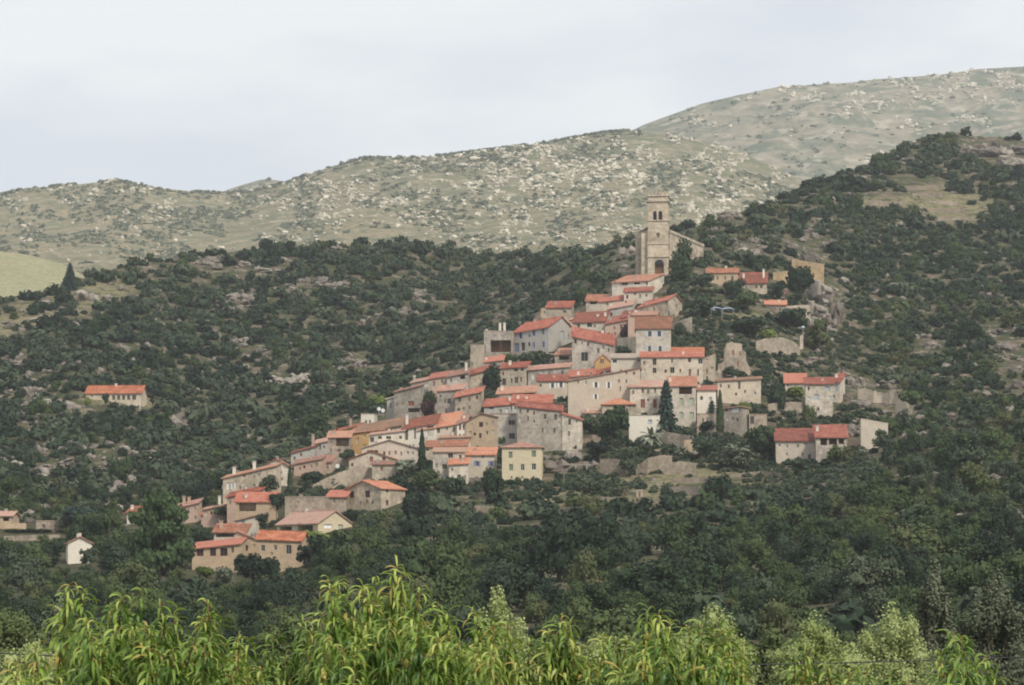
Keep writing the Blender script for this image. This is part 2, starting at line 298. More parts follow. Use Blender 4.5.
# ------------------------------------------------------------------ the far slopes
FAR = {}
def far_slope(name, sx, sy, ybot, d0, d1, px0, px1, step, rows, relief, seed, m, dryf):
    cols = np.arange(px0, px1, step); t = np.linspace(0, 1, rows); S = np.interp(cols, sx, sy)
    py = ybot + (S[:, None]-ybot)*t[None]; D = d0 + (d1-d0)*t[None]**1.15 + 0*py
    X = (cols[:, None]-CX)/F*D; Z = (HY-py)/F*D
    n = fbm(X/260, D/260, 5, seed); rdg = 1-np.abs(2*fbm(X/330, D/420, 4, seed+5)-1)
    Z = Z + relief*((n-.5)*1.4 + (rdg-.8)*1.6)*np.clip((1-t)[None]*5+.12, 0, 1)
    bt = np.array([40, 120, 260, 500.]); Xb = (cols[:, None]-CX)/F*(D[:, -1:]+bt); Zb = Z[:, -1:] - np.array([6, 30, 90, 200.])
    X = np.concatenate([X, Xb], 1); Y = np.concatenate([D, D[:, -1:]+bt+0*Zb], 1); Z = np.concatenate([Z, Zb], 1)
    # foot: run down below the visible edge
    X = np.concatenate([X[:, :1]*.9, X], 1); Y = np.concatenate([Y[:, :1]*.9, Y], 1); Z = np.concatenate([Z[:, :1]-90, Z], 1)
    PX = CX+X/Y*F; PY = HY-Z/Y*F
    me = mesh_np(name, np.stack([X, Y, Z], -1).reshape(-1, 3), gridfaces(len(cols), X.shape[1]), m, {'dry': ('POINT', np.clip(dryf(PX, PY), 0, 1))}, smooth=True)
    tag(link(name, me), kind='structure'); FAR[name] = (cols, X[:, 1:1+rows], Y[:, 1:1+rows], Z[:, 1:1+rows])
S1X = [-600, -200, 0, 25, 60, 115, 160, 225, 250, 290, 330, 365, 440, 480, 520, 560, 600, 630, 660, 700, 740, 770, 800, 840, 900, 1000, 1100, 1600]
S1Y = [230, 205, 196, 188, 186, 180, 187, 192, 190, 180, 165, 157, 156, 152, 147, 141, 134, 131, 133, 140, 152, 165, 180, 205, 240, 280, 300, 330]
S2X = [-600, 0, 200, 240, 265, 300, 400, 600, 640, 700, 740, 780, 840, 860, 900, 940, 980, 1024, 1100, 1300, 1700]
S2Y = [300, 260, 200, 185, 178, 185, 190, 150, 126, 104, 94, 86, 84, 82, 78, 75, 70, 67, 62, 60, 80]
S0X = [-600, -300, 0, 30, 60, 80, 110, 160]; S0Y = [220, 235, 251, 255, 263, 273, 296, 330]
def d1f(px, py): return .25 + .9*fbm(px/60, py/25, 3, 4)*np.exp(-((py-235)/60)**2) - .25 + .25*np.exp(-((px-120)/90)**2 - ((py-215)/22)**2)
gm1 = groundmat('mountain_scrub', (.225, .20, .13), (.29, .225, .14), (.10, .11, .062), (.34, .315, .25), .0075, gth=(.43, .58), rth=(.60, .66))
gm2 = groundmat('high_mountain_scrub', (.24, .215, .16), (.27, .225, .155), (.085, .105, .07), (.32, .295, .23), .0035, gth=(.46, .58))
gm0 = groundmat('pasture', (.31, .275, .17), (.35, .31, .19), (.22, .225, .125), (.24, .22, .14), .02)
far_slope('high_mountain', S2X, S2Y, 300, 3500, 4700, -500, 1600, 8, 110, 45, 31, gm2, lambda px, py: .35*fbm(px/40, py/20, 3, 8))
far_slope('rocky_mountain', S1X, S1Y, 345, 1900, 3200, -400, 1200, 6, 150, 20, 21, gm1, d1f)
far_slope('pasture_hill', S0X, S0Y, 340, 1350, 1650, -500, 165, 8, 40, 3, 41, gm0, lambda px, py: fbm(px/20, py/8, 3, 8))
def farspot(name, px, t):
    cols, X, Y, Z = FAR[name]; fi = min(max((px-cols[0])/(cols[1]-cols[0]), 0), len(cols)-1.01); fj = min(max(t, 0), .999)*(X.shape[1]-1); i, j = int(fi), int(fj); u, v = fi-i, fj-j
    g = lambda A: (A[i, j]*(1-u)+A[i+1, j]*u)*(1-v)+(A[i, j+1]*(1-u)+A[i+1, j+1]*u)*v
    return float(g(X)), float(g(Y)), float(g(Z))
# ------------------------------------------------------------------ buildings
RECTS = []     # (x0, x1, ytop, ybase) in picture rows with the distance, so that vegetation keeps clear of the walls
def wall_face(mb, O, u, n, prof, ops, foot):
    """one facade with real openings; prof = [(u, height)...], ops = [(u0,u1,v0,v1,depth)]"""
    up = Vector((0, 0, 1)); L = prof[-1][0]
    us = sorted({x for x, _ in prof} | {x for o in ops for x in o[:2]})
    tp = lambda x: float(np.interp(x, [q[0] for q in prof], [q[1] for q in prof]))
    P_ = lambda a, b, d=0: O + u*a + up*b - n*d
    for i in range(len(us)-1):
        a, b = us[i], us[i+1]
        if b-a < 1e-6: continue
        v = -foot
        for o in sorted([o for o in ops if o[0] < (a+b)/2 < o[1]], key=lambda o: o[2]):
            if o[2] > v: mb.poly([P_(a, v), P_(b, v), P_(b, o[2]), P_(a, o[2])])
            v = o[3]
        mb.poly([P_(a, v), P_(b, v), P_(b, tp(b)), P_(a, tp(a))])
    for (a, b, c, d, dep) in ops:
        for q in (((a, c), (b, c)), ((b, c), (b, d)), ((b, d), (a, d)), ((a, d), (a, c))):
            mb.poly([P_(*q[0]), P_(*q[1]), P_(*q[1], dep), P_(*q[0], dep)])
        mb.poly([P_(a, c, dep), P_(b, c, dep), P_(b, d, dep), P_(a, d, dep)])
SH = {'b': 'blue', 'w': 'wht', 'l': 'lavender', 'g': 'palegreen', 'p': 'paleblue', 'r': 'rbrown'}
def add_window(root, O, u, n, a, b, c, d, style, flush, inner):
    """O, u, n: facade frame in the house's own coordinates"""
    up = Vector((0, 0, 1)); P_ = lambda x, z, q=0: O + u*x + up*z + n*q
    z = .13 if flush else -.16
    if style[0] == 'o': # open porch or loggia: rail, posts and a dark shade panel at the back
        mb = MB(); mb.obox(P_(a, c+.85, -.2), u*(b-a), -n*.08, up*.09)
        k = max(1, int((b-a)/2.2))
        for i in range(1, k): mb.obox(P_(a+(b-a)*i/k-.09, c, -.22), u*.18, -n*.18, up*(d-c))
        mb.obox(P_(a, c+.42, -.2), u*(b-a), -n*.05, up*.05)
        mb.build('porch_rail', M['wood'], root)
        if not flush and d-c > .4: MB().obox(P_(a+.02, c+.02, -3.55), u*(b-a-.04), n*.06, up*(d-c-.04)).build('porch_shade_panel', M['wood'], root)  # added brown panel: its dark colour stands in for shade deep in the porch
        return
    fr = MB(); t = .09
    for (x0, x1, z0, z1) in ((a-.002, a+t, c, d), (b-t, b+.002, c, d), (a+t, b-t, c, c+t), (a+t, b-t, d-t, d), ((a+b)/2-.03, (a+b)/2+.03, c+t, d-t)):
        fr.obox(P_(x0, z0, z), u*(x1-x0), -n*.07, up*(z1-z0))
    if style[0] == 'd': wname, fm, pm = 'door', 'frame', {'d': 'wood', 'dg': 'palegreen', 'dr': 'rbrown', 'db': 'blue', 'dw': 'wht', 'dl': 'lavender'}[style[:2] if len(style) > 1 else 'd']
    else: wname, fm, pm = 'window', 'frame', 'glass'
    if style == 'cr': pm = 'rbrown'
    if style == 'cg': pm = 'green'
    if style == 'cw': pm = 'wht'; fm = 'wht'
    if style == 'cb': pm = 'blue'
    if style == 'cp': pm = 'paleblue'
    if style == 'cgp': pm = 'palegreen'
    if style == 'ww': fm = 'wht'
    if style == 'rr': fm = 'rbrown'
    wo = fr.build(wname, M[fm], root)
    pn = MB().obox(P_(a+.02, c+.02, z-.09), u*(b-a-.04), -n*.03, up*(d-c-.04))
    pn.build('pane' if pm == 'glass' else ('closed_shutter' if wname == 'window' else 'door_leaf'), M[pm], wo)
    if style[0] == 's':
        sw = (b-a)*.52; sm = M[SH[style[1]]]
        for x in (a-sw-.03, b+.03): MB().obox(P_(x, c-.03, .06), u*sw, -n*.05, up*(d-c+.06)).build('shutter', sm, wo)
def house(name, label, xl, xc, xr, ye, yb, th=4, roof='gL', rh=5, sk=0, wall='stone', tile='red', win=(), chim=(), dep=7.5, dD=0, cat='house', over=.42, foot=5, rb=None):
    th = R(th); D = float(dist(xc, yb)) + dD; s = D/F; u = Vector((-math.cos(th), math.sin(th), 0)); g = Vector((math.sin(th), math.cos(th), 0))
    Xc = (xc-CX)*s; kl = (xl-CX)/F; kr = (xr-CX)/F
    L = (Xc-kl*D)/(math.cos(th)+kl*math.sin(th)); side = xr > xc+.5 and math.sin(th) > .12
    W = (kr*D-Xc)/(math.sin(th)-kr*math.cos(th)) if side else dep
    root = tag(empty(name, (Xc, D, (HY-yb)*s)), label, cat)
    te = (HY-ye)/F; E = (yb-ye)*s; skm = sk*s
    if roof in ('gL', 'hip'): rise = rh*s + W/2*math.cos(th)*te
    elif roof in ('b+',): rise = rh*s + W*math.cos(th)*te
    else: rise = rh*s
    rise = max(rise, .25)
    if rb is not None: rbm = rb*s + W*math.cos(th)*te
    else: rbm = 0
    def rf(a, b, piece=0):
        if roof == 'gL': h = rise*(2*b/W if piece == 0 else 2-2*b/W)
        elif roof == 'gR': h = rise*(2*a/L if piece == 0 else 2-2*a/L)
        elif roof == 'b+': h = rise*b/W
        elif roof == 'b-': h = rise*(1-b/W)
        elif roof == 'a+': h = rise*a/L
        elif roof == 'a-': h = -rise*a/L
        else: h = 0
        return E - skm*a/L + h + rbm*b/W
    halfs = {'gL': [(0, L, 0, W/2, 0), (0, L, W/2, W, 1)], 'gR': [(0, L/2, 0, W, 0), (L/2, L, 0, W, 1)]}.get(roof, [(0, L, 0, W, 0)])
    Z3 = Vector((0, 0, 1))
    def pt(a, b, h): return u*a + g*b + Z3*h
    # --- walls
    def top(a, b):
        pc = 0
        if roof == 'gL' and b > W/2: pc = 1
        if roof == 'gR' and a > L/2: pc = 1
        return rf(a, b, pc)
    wl = MB(); fronts = []; sides = []; wboxes = [(0, 0, 0, 0, 0, (q[0], q[2], q[1], q[3])) for q in win]
    for wn in win:
        x0, y0, x1, y1, st = wn
        if (x0+x1)/2 < xc or not side:
            a0, a1 = sorted(((xc-x0)/(xc-xl)*L, (xc-x1)/(xc-xl)*L)); a0 = max(a0, .08); a1 = min(a1, L-.08); fronts.append([a0, a1, (yb-y1)*s, (yb-y0)*s, st])
        else:
            a0, a1 = (x0-xc)/(xr-xc)*W, (x1-xc)/(xr-xc)*W; sides.append([max(a0, .08), min(a1, W-.08), (yb-y1)*s, (yb-y0)*s, st])
    if cat == 'house' and name != 'farmhouse' and not any(w_ in label for w_ in ('blank', 'plain', 'square', 'ochre yellow', 'white-windowed')):
        x_ = xl+2.2
        while x_ < xc-3.5:
            for yy in (3.0, 11.5):
                y_ = ye + sk*(xc-x_)/(xc-xl) + yy + rnd.uniform(-.5, .9)
                if y_+5 > yb-1 or rnd.random() < .32: continue
                if any(x_-1.6 < (o[0]/1 if 0 else o[5][1]) and x_+4.2 > o[5][0] and y_-1.5 < o[5][3] and y_+5.5 > o[5][2] for o in wboxes): continue
                ww, wh = rnd.uniform(1.6, 2.5), rnd.uniform(2.8, 4.2); a0, a1 = (xc-x_-ww)/(xc-xl)*L, (xc-x_)/(xc-xl)*L
                if a1 > L-.2 or a0 < .2: continue
                fronts.append([a0, a1, (yb-y_-wh)*s, (yb-y_)*s, rnd.choice(['w', 'w', 'w', 'rr', 'ww', 'cr', 'cg', 'cw'])])
            x_ += rnd.uniform(5, 8)
    hf = [0.0] + ([L/2] if roof == 'gR' else []) + [L]; hsd = [0.0] + ([W/2] if roof == 'gL' else []) + [W]
    def cut(lst, prof):
        ops = []; xs_ = [q[0] for q in prof]; hs_ = [q[1] for q in prof]
        for o in lst:
            hm_ = min(float(np.interp(x, xs_, hs_)) for x in (o[0], o[1]))-.12
            o.append(o[3] > hm_)
            if o[5] and o[3] - hm_ < .6*(o[3]-o[2]): o[3] = hm_; o[5] = False
            if not o[5]: ops.append((o[0], o[1], o[2], o[3], 3.6 if o[4][0] == 'o' else .3))
        return ops
    pf = [(a, top(a, 0)) for a in hf]; ops = cut(fronts, pf)
    wall_face(wl, Vector((0, 0, 0)), u, -g, pf, ops, foot)
    ps = [(b, top(0, b)) for b in hsd]; ops2 = cut(sides, ps)
    wall_face(wl, Vector((0, 0, 0)), g, -u, ps, ops2, foot)
    wall_face(wl, u*L, g, u, [(b, top(L, b)) for b in hsd], [], foot)
    wall_face(wl, g*W, u, g, [(a, top(a, W)) for a in hf], [], foot)
    if roof == 'hip': wl.poly([pt(0, 0, E), pt(L, 0, E), pt(L, W, E), pt(0, W, E)])
    wl.build('wall', M[wall + rnd.choice(['', '_b', '_c', '_d']) if wall in ('stone', 'stone2') else wall], root)
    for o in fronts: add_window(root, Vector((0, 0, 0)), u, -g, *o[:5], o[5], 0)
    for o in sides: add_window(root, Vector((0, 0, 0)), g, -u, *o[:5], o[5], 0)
    # --- roof
    rmb = MB(); th_ = .2
    if roof == 'flat':
        rmb.prism([pt(-.08, -.08, E+.002), pt(L+.08, -.08, E-skm+.002), pt(L+.08, W+.08, E-skm+.002+rbm), pt(-.08, W+.08, E+.002+rbm)], [pt(-.08, -.08, E+.16), pt(L+.08, -.08, E-skm+.16), pt(L+.08, W+.08, E-skm+.16+rbm), pt(-.08, W+.08, E+.16+rbm)])
    elif roof == 'hip':
        o = over; k = min(W, L)*.5
        bq = [(-o, -o), (L+o, -o), (L+o, W+o), (-o, W+o)]
        b1 = [pt(a, b, E-.05) for a, b in bq]; b2 = [pt(a, b, E+.14) for a, b in bq]; r1 = pt(k, W/2, E+rise); r2 = pt(max(L-k, k+.01), W/2, E+rise)
        rmb.poly(list(reversed(b1)))
        for i in range(4): rmb.poly([b1[i], b1[(i+1) % 4], b2[(i+1) % 4], b2[i]])
        rmb.poly([b2[0], b2[1], r2, r1]); rmb.poly([b2[1], b2[2], r2]); rmb.poly([b2[2], b2[3], r1, r2]); rmb.poly([b2[3], b2[0], r1])
    else:
        for (a0, a1, b0, b1, pc) in halfs:
            A0, A1 = (a0-over if a0 == 0 else a0), (a1+over if a1 == L else a1); B0, B1 = (b0-over if b0 == 0 else b0), (b1+over if b1 == W else b1)
            q = [(A0, B0), (A1, B0), (A1, B1), (A0, B1)]
            rmb.prism([pt(a, b, rf(a, b, pc)+.003) for a, b in q], [pt(a, b, rf(a, b, pc)+th_) for a, b in q])
        if roof in ('gL', 'gR'):   # ridge tiles
            p0, p1 = (pt(-over, W/2, top(0, W/2)+th_+skm*over/L), pt(L+over, W/2, top(L, W/2)+th_)) if roof == 'gL' else (pt(L/2, -over, top(L/2, 0)+th_), pt(L/2, W+over, top(L/2, W)+th_))
            rmb.tube([p0, p1], .13, 6)
    if tile in ('red', 'orange') and 'bright' not in label and rnd.random() < .45: tile = tile + '_b'
    ro = rmb.build('roof', M[tile if roof != 'flat' else (tile if tile in ('greyroof', 'rose', 'brown') else 'greyroof')], root)
    if not chim and roof in ('gL', 'b+', 'gR') and cat == 'house' and rnd.random() < .6:
        chim = [((xl+xc)/2+rnd.uniform(-.3, .3)*(xc-xl), 9999, rnd.choice(['white', 'stone2', 'pink', 'grey']))]
    for cdef in chim:
        cx, cyt = cdef[:2]; cm = cdef[2] if len(cdef) > 2 else 'white'; b = W*.5 if roof != 'gR' else W*.3; a = min(max((xc-cx)*s/math.cos(th) + b*math.tan(th), .5), L-.5)
        h0 = top(a, b)-.3; h1 = max((yb-cyt)*s*(D+b)/D, h0+1.0); p = pt(a, b, h0); ch = MB()
        ch.obox(p-u*.32-g*.3, u*.64, g*.6, Z3*(h1-h0)); ch.obox(p-u*.42-g*.4+Z3*(h1-h0+.003), u*.84, g*.8, Z3*.12)
        ch.build('chimney', M[cm], ro)
    RECTS.append((min(xl, xc)-1, max(xr, xc)+1, ye-rh-max(0, -sk), yb, D))
    return root
Hh = house
# lowest villas and farm buildings
Hh('villa', 'beige villa wing with three dark square windows, lowest house of the village', 192, 240, 240, 544, 572, 6, 'b+', 6, 5, 'tan', 'red', [(196.5, 548, 203.5, 556, 'rr'), (210, 548, 216, 556, 'rr'), (220, 548, 227.5, 556, 'rr'), (231, 547, 234, 553, 'w')], dep=6)
Hh('villa', 'upper storey of the lowest villa, long dark window under a red roof', 214, 246, 250, 532, 562, 10, 'b+', 7, 0, 'cream', 'orange', [(216, 533.5, 234, 537, 'o')], [(220, 521, 'pink')], dD=5)
Hh('villa', 'tan gabled middle block of the lowest villa, between two lower wings', 236, 258, 260, 540, 567, 8, 'a+', 9, 0, 'tan', 'rose', [(243, 545, 248, 551, 'w'), (250.5, 533.5, 253, 538, 'w')], dep=9, dD=1.5)
Hh('villa', 'right wing of the lowest villa with a wide orange roof and three small windows', 257, 301, 303, 541, 567, 6, 'gL', 8, -2, 'tan', 'orange', [(261, 545, 265, 551, 'w'), (274, 545, 277, 550, 'w'), (286, 545, 291.5, 554, 'w')], dep=9, dD=0)
Hh('long_house', 'long low yellow house with faded rose roof, dark porch and white shuttered window', 277, 318, 352, 523, 536, 52, 'gL', 12, 0, 'pale_yellow', 'rose', [(280, 525.5, 292, 533, 'o'), (298, 525, 313, 533, 'o'), (324, 524, 332, 528, 'cw'), (338, 524, 343, 531, 'cgp')], [(302, 511, 'white')])
Hh('stone_house', 'house with a wide red roof over a deep dark porch, below the white-windowed house', 236, 276, 278, 501, 520, 8, 'b+', 7, 0, 'tan', 'red', [(239, 503, 256, 511, 'o')], dep=7)
Hh('stone_house', 'red lean-to roof stepping down left of a small white satellite dish', 227, 262, 266, 490, 512, 14, 'b+', 4, 7, 'pink', 'red', [(258, 491, 262, 493, 'w')], dep=7, dD=2)
Hh('stone_house', 'pale house at the lower left edge with three tall white windows and two chimneys', 223, 276, 281, 466, 500, 10, 'b+', 3, 12, 'stone2', 'orange', [(226.5, 482, 229.5, 489, 'cw'), (230.8, 482, 233.3, 489, 'cw'), (234, 481, 236.5, 488, 'cw'), (258, 473, 260, 476, 'w'), (243, 475, 246, 477, 'w')], [(232.5, 467), (253, 461)], dep=9)
Hh('stone_house', 'small gabled stone house just right of the twin chimneys, pale gable top', 264, 288, 292, 466, 490, 8, 'gR', 7, 0, 'stone2', 'orange', [(280, 471, 282, 474, 'w')], dep=7, dD=4)
Hh('stone_house', 'small stone house under the pale gable with a short orange roof', 258, 275, 276, 480, 496, 6, 'b+', 3, 1, 'stone', 'orange', [(266, 473, 269, 476, 'cw')], dep=4, dD=-2)
Hh('stone_house', 'little cream gabled hut with a blue window under the dark porch', 236, 256, 259, 516, 536, 12, 'a-', 6, -1, 'cream', 'rose', [(241, 519, 245, 523, 'cp')], dep=6)
Hh('stone_house', 'half hidden pinkish roof with white chimney left of the dark porch', 203, 225, 228, 505, 524, 8, 'b+', 2, 5, 'pink', 'rose', [], [(219, 496)], dep=6)
Hh('cottage', 'pale pink roofed cottage with chimneys at the left foot of the village', 172, 198, 202, 503, 522, 8, 'b+', 4, 6, 'pink', 'rose', [(182, 509, 184, 512, 'w')], [(183, 496, 'pink'), (188, 497, 'pink')], dep=7)
Hh('shed', 'tiny orange roofed shed among trees left of the lowest villa', 201, 211, 212, 515, 523, 6, 'b+', 3, 0, 'pink', 'orange', [(204, 517, 206, 520, 'w')], dep=4)
Hh('farm_building', 'flat-topped bare stone building with blank wall above the yellow long house', 285, 325, 329, 497, 518, 8, 'flat', 1, 0, 'stone', 'greyroof', [(297, 501, 299, 503, 'w')], [(300, 494, 'stone')], dep=7)
Hh('stone_house', 'small red roofed annex right of the flat-topped stone building', 327, 346, 347, 497, 512, 6, 'b+', 6, 0, 'stone', 'red', [(333, 500, 335, 503, 'w')], dep=6)
Hh('stone_house', 'cream house with bright roof and brown windows above the yellow long house', 346, 381, 405, 488.5, 510, 38, 'gR', 8, 0, 'stone2', 'orange', [(349.5, 490, 354, 497, 'rr'), (365, 490, 370, 497, 'rr'), (386, 486, 388.5, 492, 'rr'), (386, 500, 388.5, 505, 'rr')])
Hh('stone_house', 'gabled house with two closed red shutters and a pink strip roof', 349, 394, 397, 459, 474, 6, 'gR', 8, 0, 'stone2', 'orange', [(369.5, 456.5, 373, 462, 'cr'), (382, 456.5, 385.5, 462, 'cr'), (382, 468, 386, 471, 'cr')], [(356, 455)], dep=8)
Hh('stone_house', 'narrow stone house at upper left edge with chimney and thin red roof', 291, 314, 318, 447, 465, 10, 'b+', 2, 6, 'grey', 'red', [(300, 453, 302, 456, 'rr'), (309, 448, 310, 452, 'w')], [(312.5, 434, 'pink')], dep=6)
Hh('stone_house', 'grey pink house between the chimney house and the balcony house', 314, 329, 331, 441, 462, 6, 'b+', 4, 3, 'grey', 'rose', [(319, 445, 321, 450, 'w')], dep=6)
Hh('stone_house', 'balcony house with a deep brown wooden balcony under an orange roof', 328, 350, 352, 437, 465, 8, 'b+', 5, 0, 'stone', 'orange', [(336, 438, 349, 446, 'o'), (337, 449, 341, 452, 'cr')], dep=6)
Hh('stone_house', 'pink roofed terrace house directly under the narrow chimney house', 294, 322, 326, 459, 479, 8, 'b+', 4, 5, 'pink', 'rose', [(299, 467, 301, 470, 'w')], dep=6)
Hh('stone_house', 'low house with brown pink roof over an ivy-hung wall', 304, 331, 333, 462, 475, 6, 'b+', 6, 2, 'stone', 'rose', [], [(321, 455)], dep=6)
Hh('stone_house', 'cream house with chimney left of the small white terrace house', 333, 360, 364, 426, 440, 12, 'b+', 3, 6, 'stone2', 'orange', [(336, 427, 338, 434, 'rr'), (352, 424, 357, 429, 'o')], [(350, 418, 'pink')], dep=7)
Hh('stone_house', 'yellow ochre walled house behind the paired small cypresses', 348, 384, 392, 430, 452, 14, 'b+', 5, 3, 'ochre', 'orange', [(356, 437, 359, 444, 'w')], dep=7)
Hh('stone_house', 'small white terrace house with two dark windows and satellite dishes', 361, 374, 376, 414, 428, 6, 'flat', 1, 0, 'white', 'greyroof', [(365, 420, 367, 424, 'w'), (369, 420, 371, 424, 'w')], dep=6)
Hh('stone_house', 'long stone house with a brown roof above three small arched openings', 356, 401, 404, 425, 446, 8, 'b+', 7, 8, 'stone2', 'brown', [(385, 427, 392, 430, 'o')], dep=7)
Hh('stone_house', 'cream house with three low dark openings under a thin pink roof', 369, 404, 407, 431, 452, 6, 'b+', 2, 4, 'stone2', 'rose', [(370, 437, 374, 442, 'w'), (378, 436, 382, 439, 'w'), (386, 436, 391, 439, 'w'), (399, 436, 402, 439, 'w')], dep=6, dD=-2)
Hh('stone_house', 'low cream gabled building with a grey porch roof left of the tall cypress', 362, 417, 419, 448, 466, 5, 'gR', 8, 0, 'cream', 'greyroof', [(367, 450, 378, 453, 'o'), (409, 444, 411, 448, 'w'), (412.5, 444, 414.5, 448, 'w')], dep=7)
Hh('stone_house', 'white house with an open window bay behind the tall cypress', 403, 436, 437, 423.5, 449, 5, 'b+', 9, 6, 'white', 'red', [(405, 425, 408, 440, 'w'), (414, 428, 416, 439, 'w'), (427, 425, 434, 436, 'ww')], [(387, 414)], dep=8)
Hh('stone_house', 'cream row house with long bright orange roof right of the tall cypress', 419, 458, 459, 424, 449, 4, 'b+', 12, 6, 'cream', 'orange', [(437, 427, 440, 433, 'w'), (453, 427, 455, 432, 'w'), (446, 427, 448, 430, 'w')], dep=9, dD=1)
Hh('stone_house', 'narrow white row house with two tall window pairs under a pale pink roof', 457, 466, 467, 421, 449, 4, 'b+', 7, 3, 'white', 'rose', [(459, 424, 461, 430, 'rr'), (463, 424, 464.5, 430, 'rr'), (459, 434, 461, 440, 'rr'), (463, 434, 464.5, 440, 'rr')], dep=8)
Hh('stone_house', 'tan house with a shallow pinkish gable and small upper window, mid village', 466, 497, 499, 417, 449, 4, 'gR', 6, 5, 'tan', 'rose', [(479, 422, 483, 427, 'rr'), (469, 431, 472, 437, 'cgp'), (479, 433, 481.5, 438, 'rr'), (472, 423, 473, 426, 'w')], dep=9)
Hh('stone_house', 'plain tan stone house with two dark windows left of the ruined long facade', 490, 519, 521, 414, 449, 4, 'flat', 1, 0, 'stone', 'brown', [(508.5, 420, 515, 425, 'w'), (509, 433, 515, 439, 'w')], dep=7, dD=1)
Hh('stone_house', 'tall ivy-free stone house with small pink window left of the purple tree', 394, 420, 424, 386, 418, 12, 'b+', 2, 6, 'stone', 'rose', [(408, 401, 414, 406, 'cr'), (408, 408, 420, 412, 'o')], dep=8)
Hh('stone_house', 'white gabled lean-to at left end of the tall stone house', 387, 398, 400, 396, 420, 10, 'a-', 3, 0, 'grey', 'white', [(390, 403, 391.5, 408, 'w'), (394, 402, 395.5, 408, 'w')], dep=6)
Hh('stone_house', 'stone house with a faded red roof and small dark paired windows right of purple tree', 437, 463, 466, 389, 418, 10, 'b+', 5, 2, 'stone', 'rose', [(444, 398, 446, 403, 'w'), (447, 398, 451, 404, 'w'), (445, 408, 447, 413, 'w')], dep=8)
Hh('stone_house', 'stone house with bright red roof slope above the round silver bush', 455, 481, 484, 392, 418, 10, 'b+', 5, 5, 'stone', 'red', [(458, 396, 461, 402, 'w'), (457, 408, 460, 411, 'w'), (472, 392, 474, 395, 'w')], dep=7, dD=-2)
Hh('stone_house', 'stone row house with pinkish roof and chimneys, upper left end of village', 411, 432, 434, 379, 404, 6, 'b+', 3, 4, 'stone', 'rose', [(431, 380, 432.5, 386, 'w')], [(404, 376), (410, 375)], dep=7, dD=3)
Hh('stone_house', 'row house with a red roof and dark loft opening, third from the upper left end', 429, 449, 451, 376, 402, 6, 'b+', 5, 3, 'stone', 'red', [(433, 381, 435, 386, 'w'), (441, 379, 443, 383, 'w')], dep=7)
Hh('stone_house', 'row house with a pale pink roof over a round shadowed recess', 447, 468, 470, 373, 400, 6, 'b+', 5, 4, 'stone', 'rose', [(460, 374.5, 465, 379, 'o'), (450, 378, 452, 382, 'w')], [(466, 362)], dep=7)
Hh('stone_house', 'row house with a red roof and blank pale wall above a dark tree', 466, 488, 490, 370, 392, 6, 'b+', 5, 6, 'stone2', 'red', [(468, 375, 470, 379, 'w'), (483, 371, 484.5, 374, 'w')], dep=7)
Hh('stone_house', 'long low orange roofed house behind the tip of the tall cypress', 425, 466, 468, 446, 462, 4, 'b+', 6, 1, 'stone2', 'orange', [(426, 448, 429, 451, 'w'), (442, 448, 446, 451, 'w')], dep=7)
Hh('stone_house', 'cream house with brown roof and one large window left of the blue shutters', 433, 464, 465, 452, 482, 3, 'b+', 4, 0, 'stone2', 'brown', [(448, 453, 453, 458, 'w'), (442, 464, 447, 469, 'w'), (456, 474, 460, 479, 'w'), (446, 476, 450, 480, 'w')], dep=7)
Hh('stone_house', 'cream house with two bright blue shuttered windows under an orange roof', 464, 495, 496, 455, 478, 3, 'b+', 7, 0, 'cream', 'orange', [(475.5, 461, 478.5, 466, 'sb'), (489.5, 461, 492, 466, 'sb'), (482, 455.5, 484, 458, 'w')], dep=7)
Hh('stone_house', 'small tile roofed annex in front of the brown roofed cream house', 449, 468, 469, 463.5, 482, 4, 'b+', 5, 1, 'stone2', 'orange', [(457, 474.5, 461, 479, 'w')], dep=4, dD=-4)
Hh('town_house', 'square yellow two storey house with green shutters and a flat pink hip roof', 502, 541.5, 543, 447.5, 481, 3, 'hip', 6, 0, 'pale_yellow', 'rose', [(508.5, 451.5, 512.5, 458, 'cg'), (531.5, 450.5, 536, 457, 'cg'), (509, 464, 513, 470.5, 'cg'), (520.5, 464, 524.5, 470.5, 'ww'), (531.5, 463.5, 536, 470, 'ww'), (510.5, 476, 512.5, 478.5, 'w'), (521.5, 476, 523.5, 478.5, 'w'), (532.5, 476, 534.5, 478.5, 'w')], dep=9)
Hh('ruined_house', 'big weathered stone facade with small scattered windows above the yellow house', 517, 562, 563, 411, 450, 3, 'gL', 5, -5, 'stone', 'red', [(527, 416, 529, 421, 'w'), (543.5, 414, 546.5, 419, 'w'), (554, 414, 557, 420, 'w'), (541.5, 428, 543.5, 433, 'w'), (553, 428, 555.5, 433, 'w')], dep=8)
Hh('stone_house', 'pale stone house with red roof joined to right end of the big weathered facade', 562, 582, 583, 420, 449, 4, 'a+', 6, 0, 'stone2', 'red', [(568, 419, 571, 425, 'w'), (576, 419.5, 577.5, 423, 'w'), (568, 431, 570, 436, 'w')], dep=7, rb=1)
Hh('stone_house', 'wide dark red roof with two white chimneys above the weathered facade', 484, 524, 526, 403.5, 420, 5, 'b+', 7, 3, 'grey', 'red', [(511, 405, 519, 410, 'o'), (489, 405, 494, 409, 'w')], [(510, 396), (518, 394.5)], dep=8)
Hh('stone_house', 'dark red roofed house continuing the wide roof towards a yellowing shrub', 512, 551, 553, 403, 419, 4, 'b+', 8, 0, 'grey', 'red', [(523, 404, 531, 408, 'o'), (553, 402, 558, 406, 'w')], dep=8, dD=1)
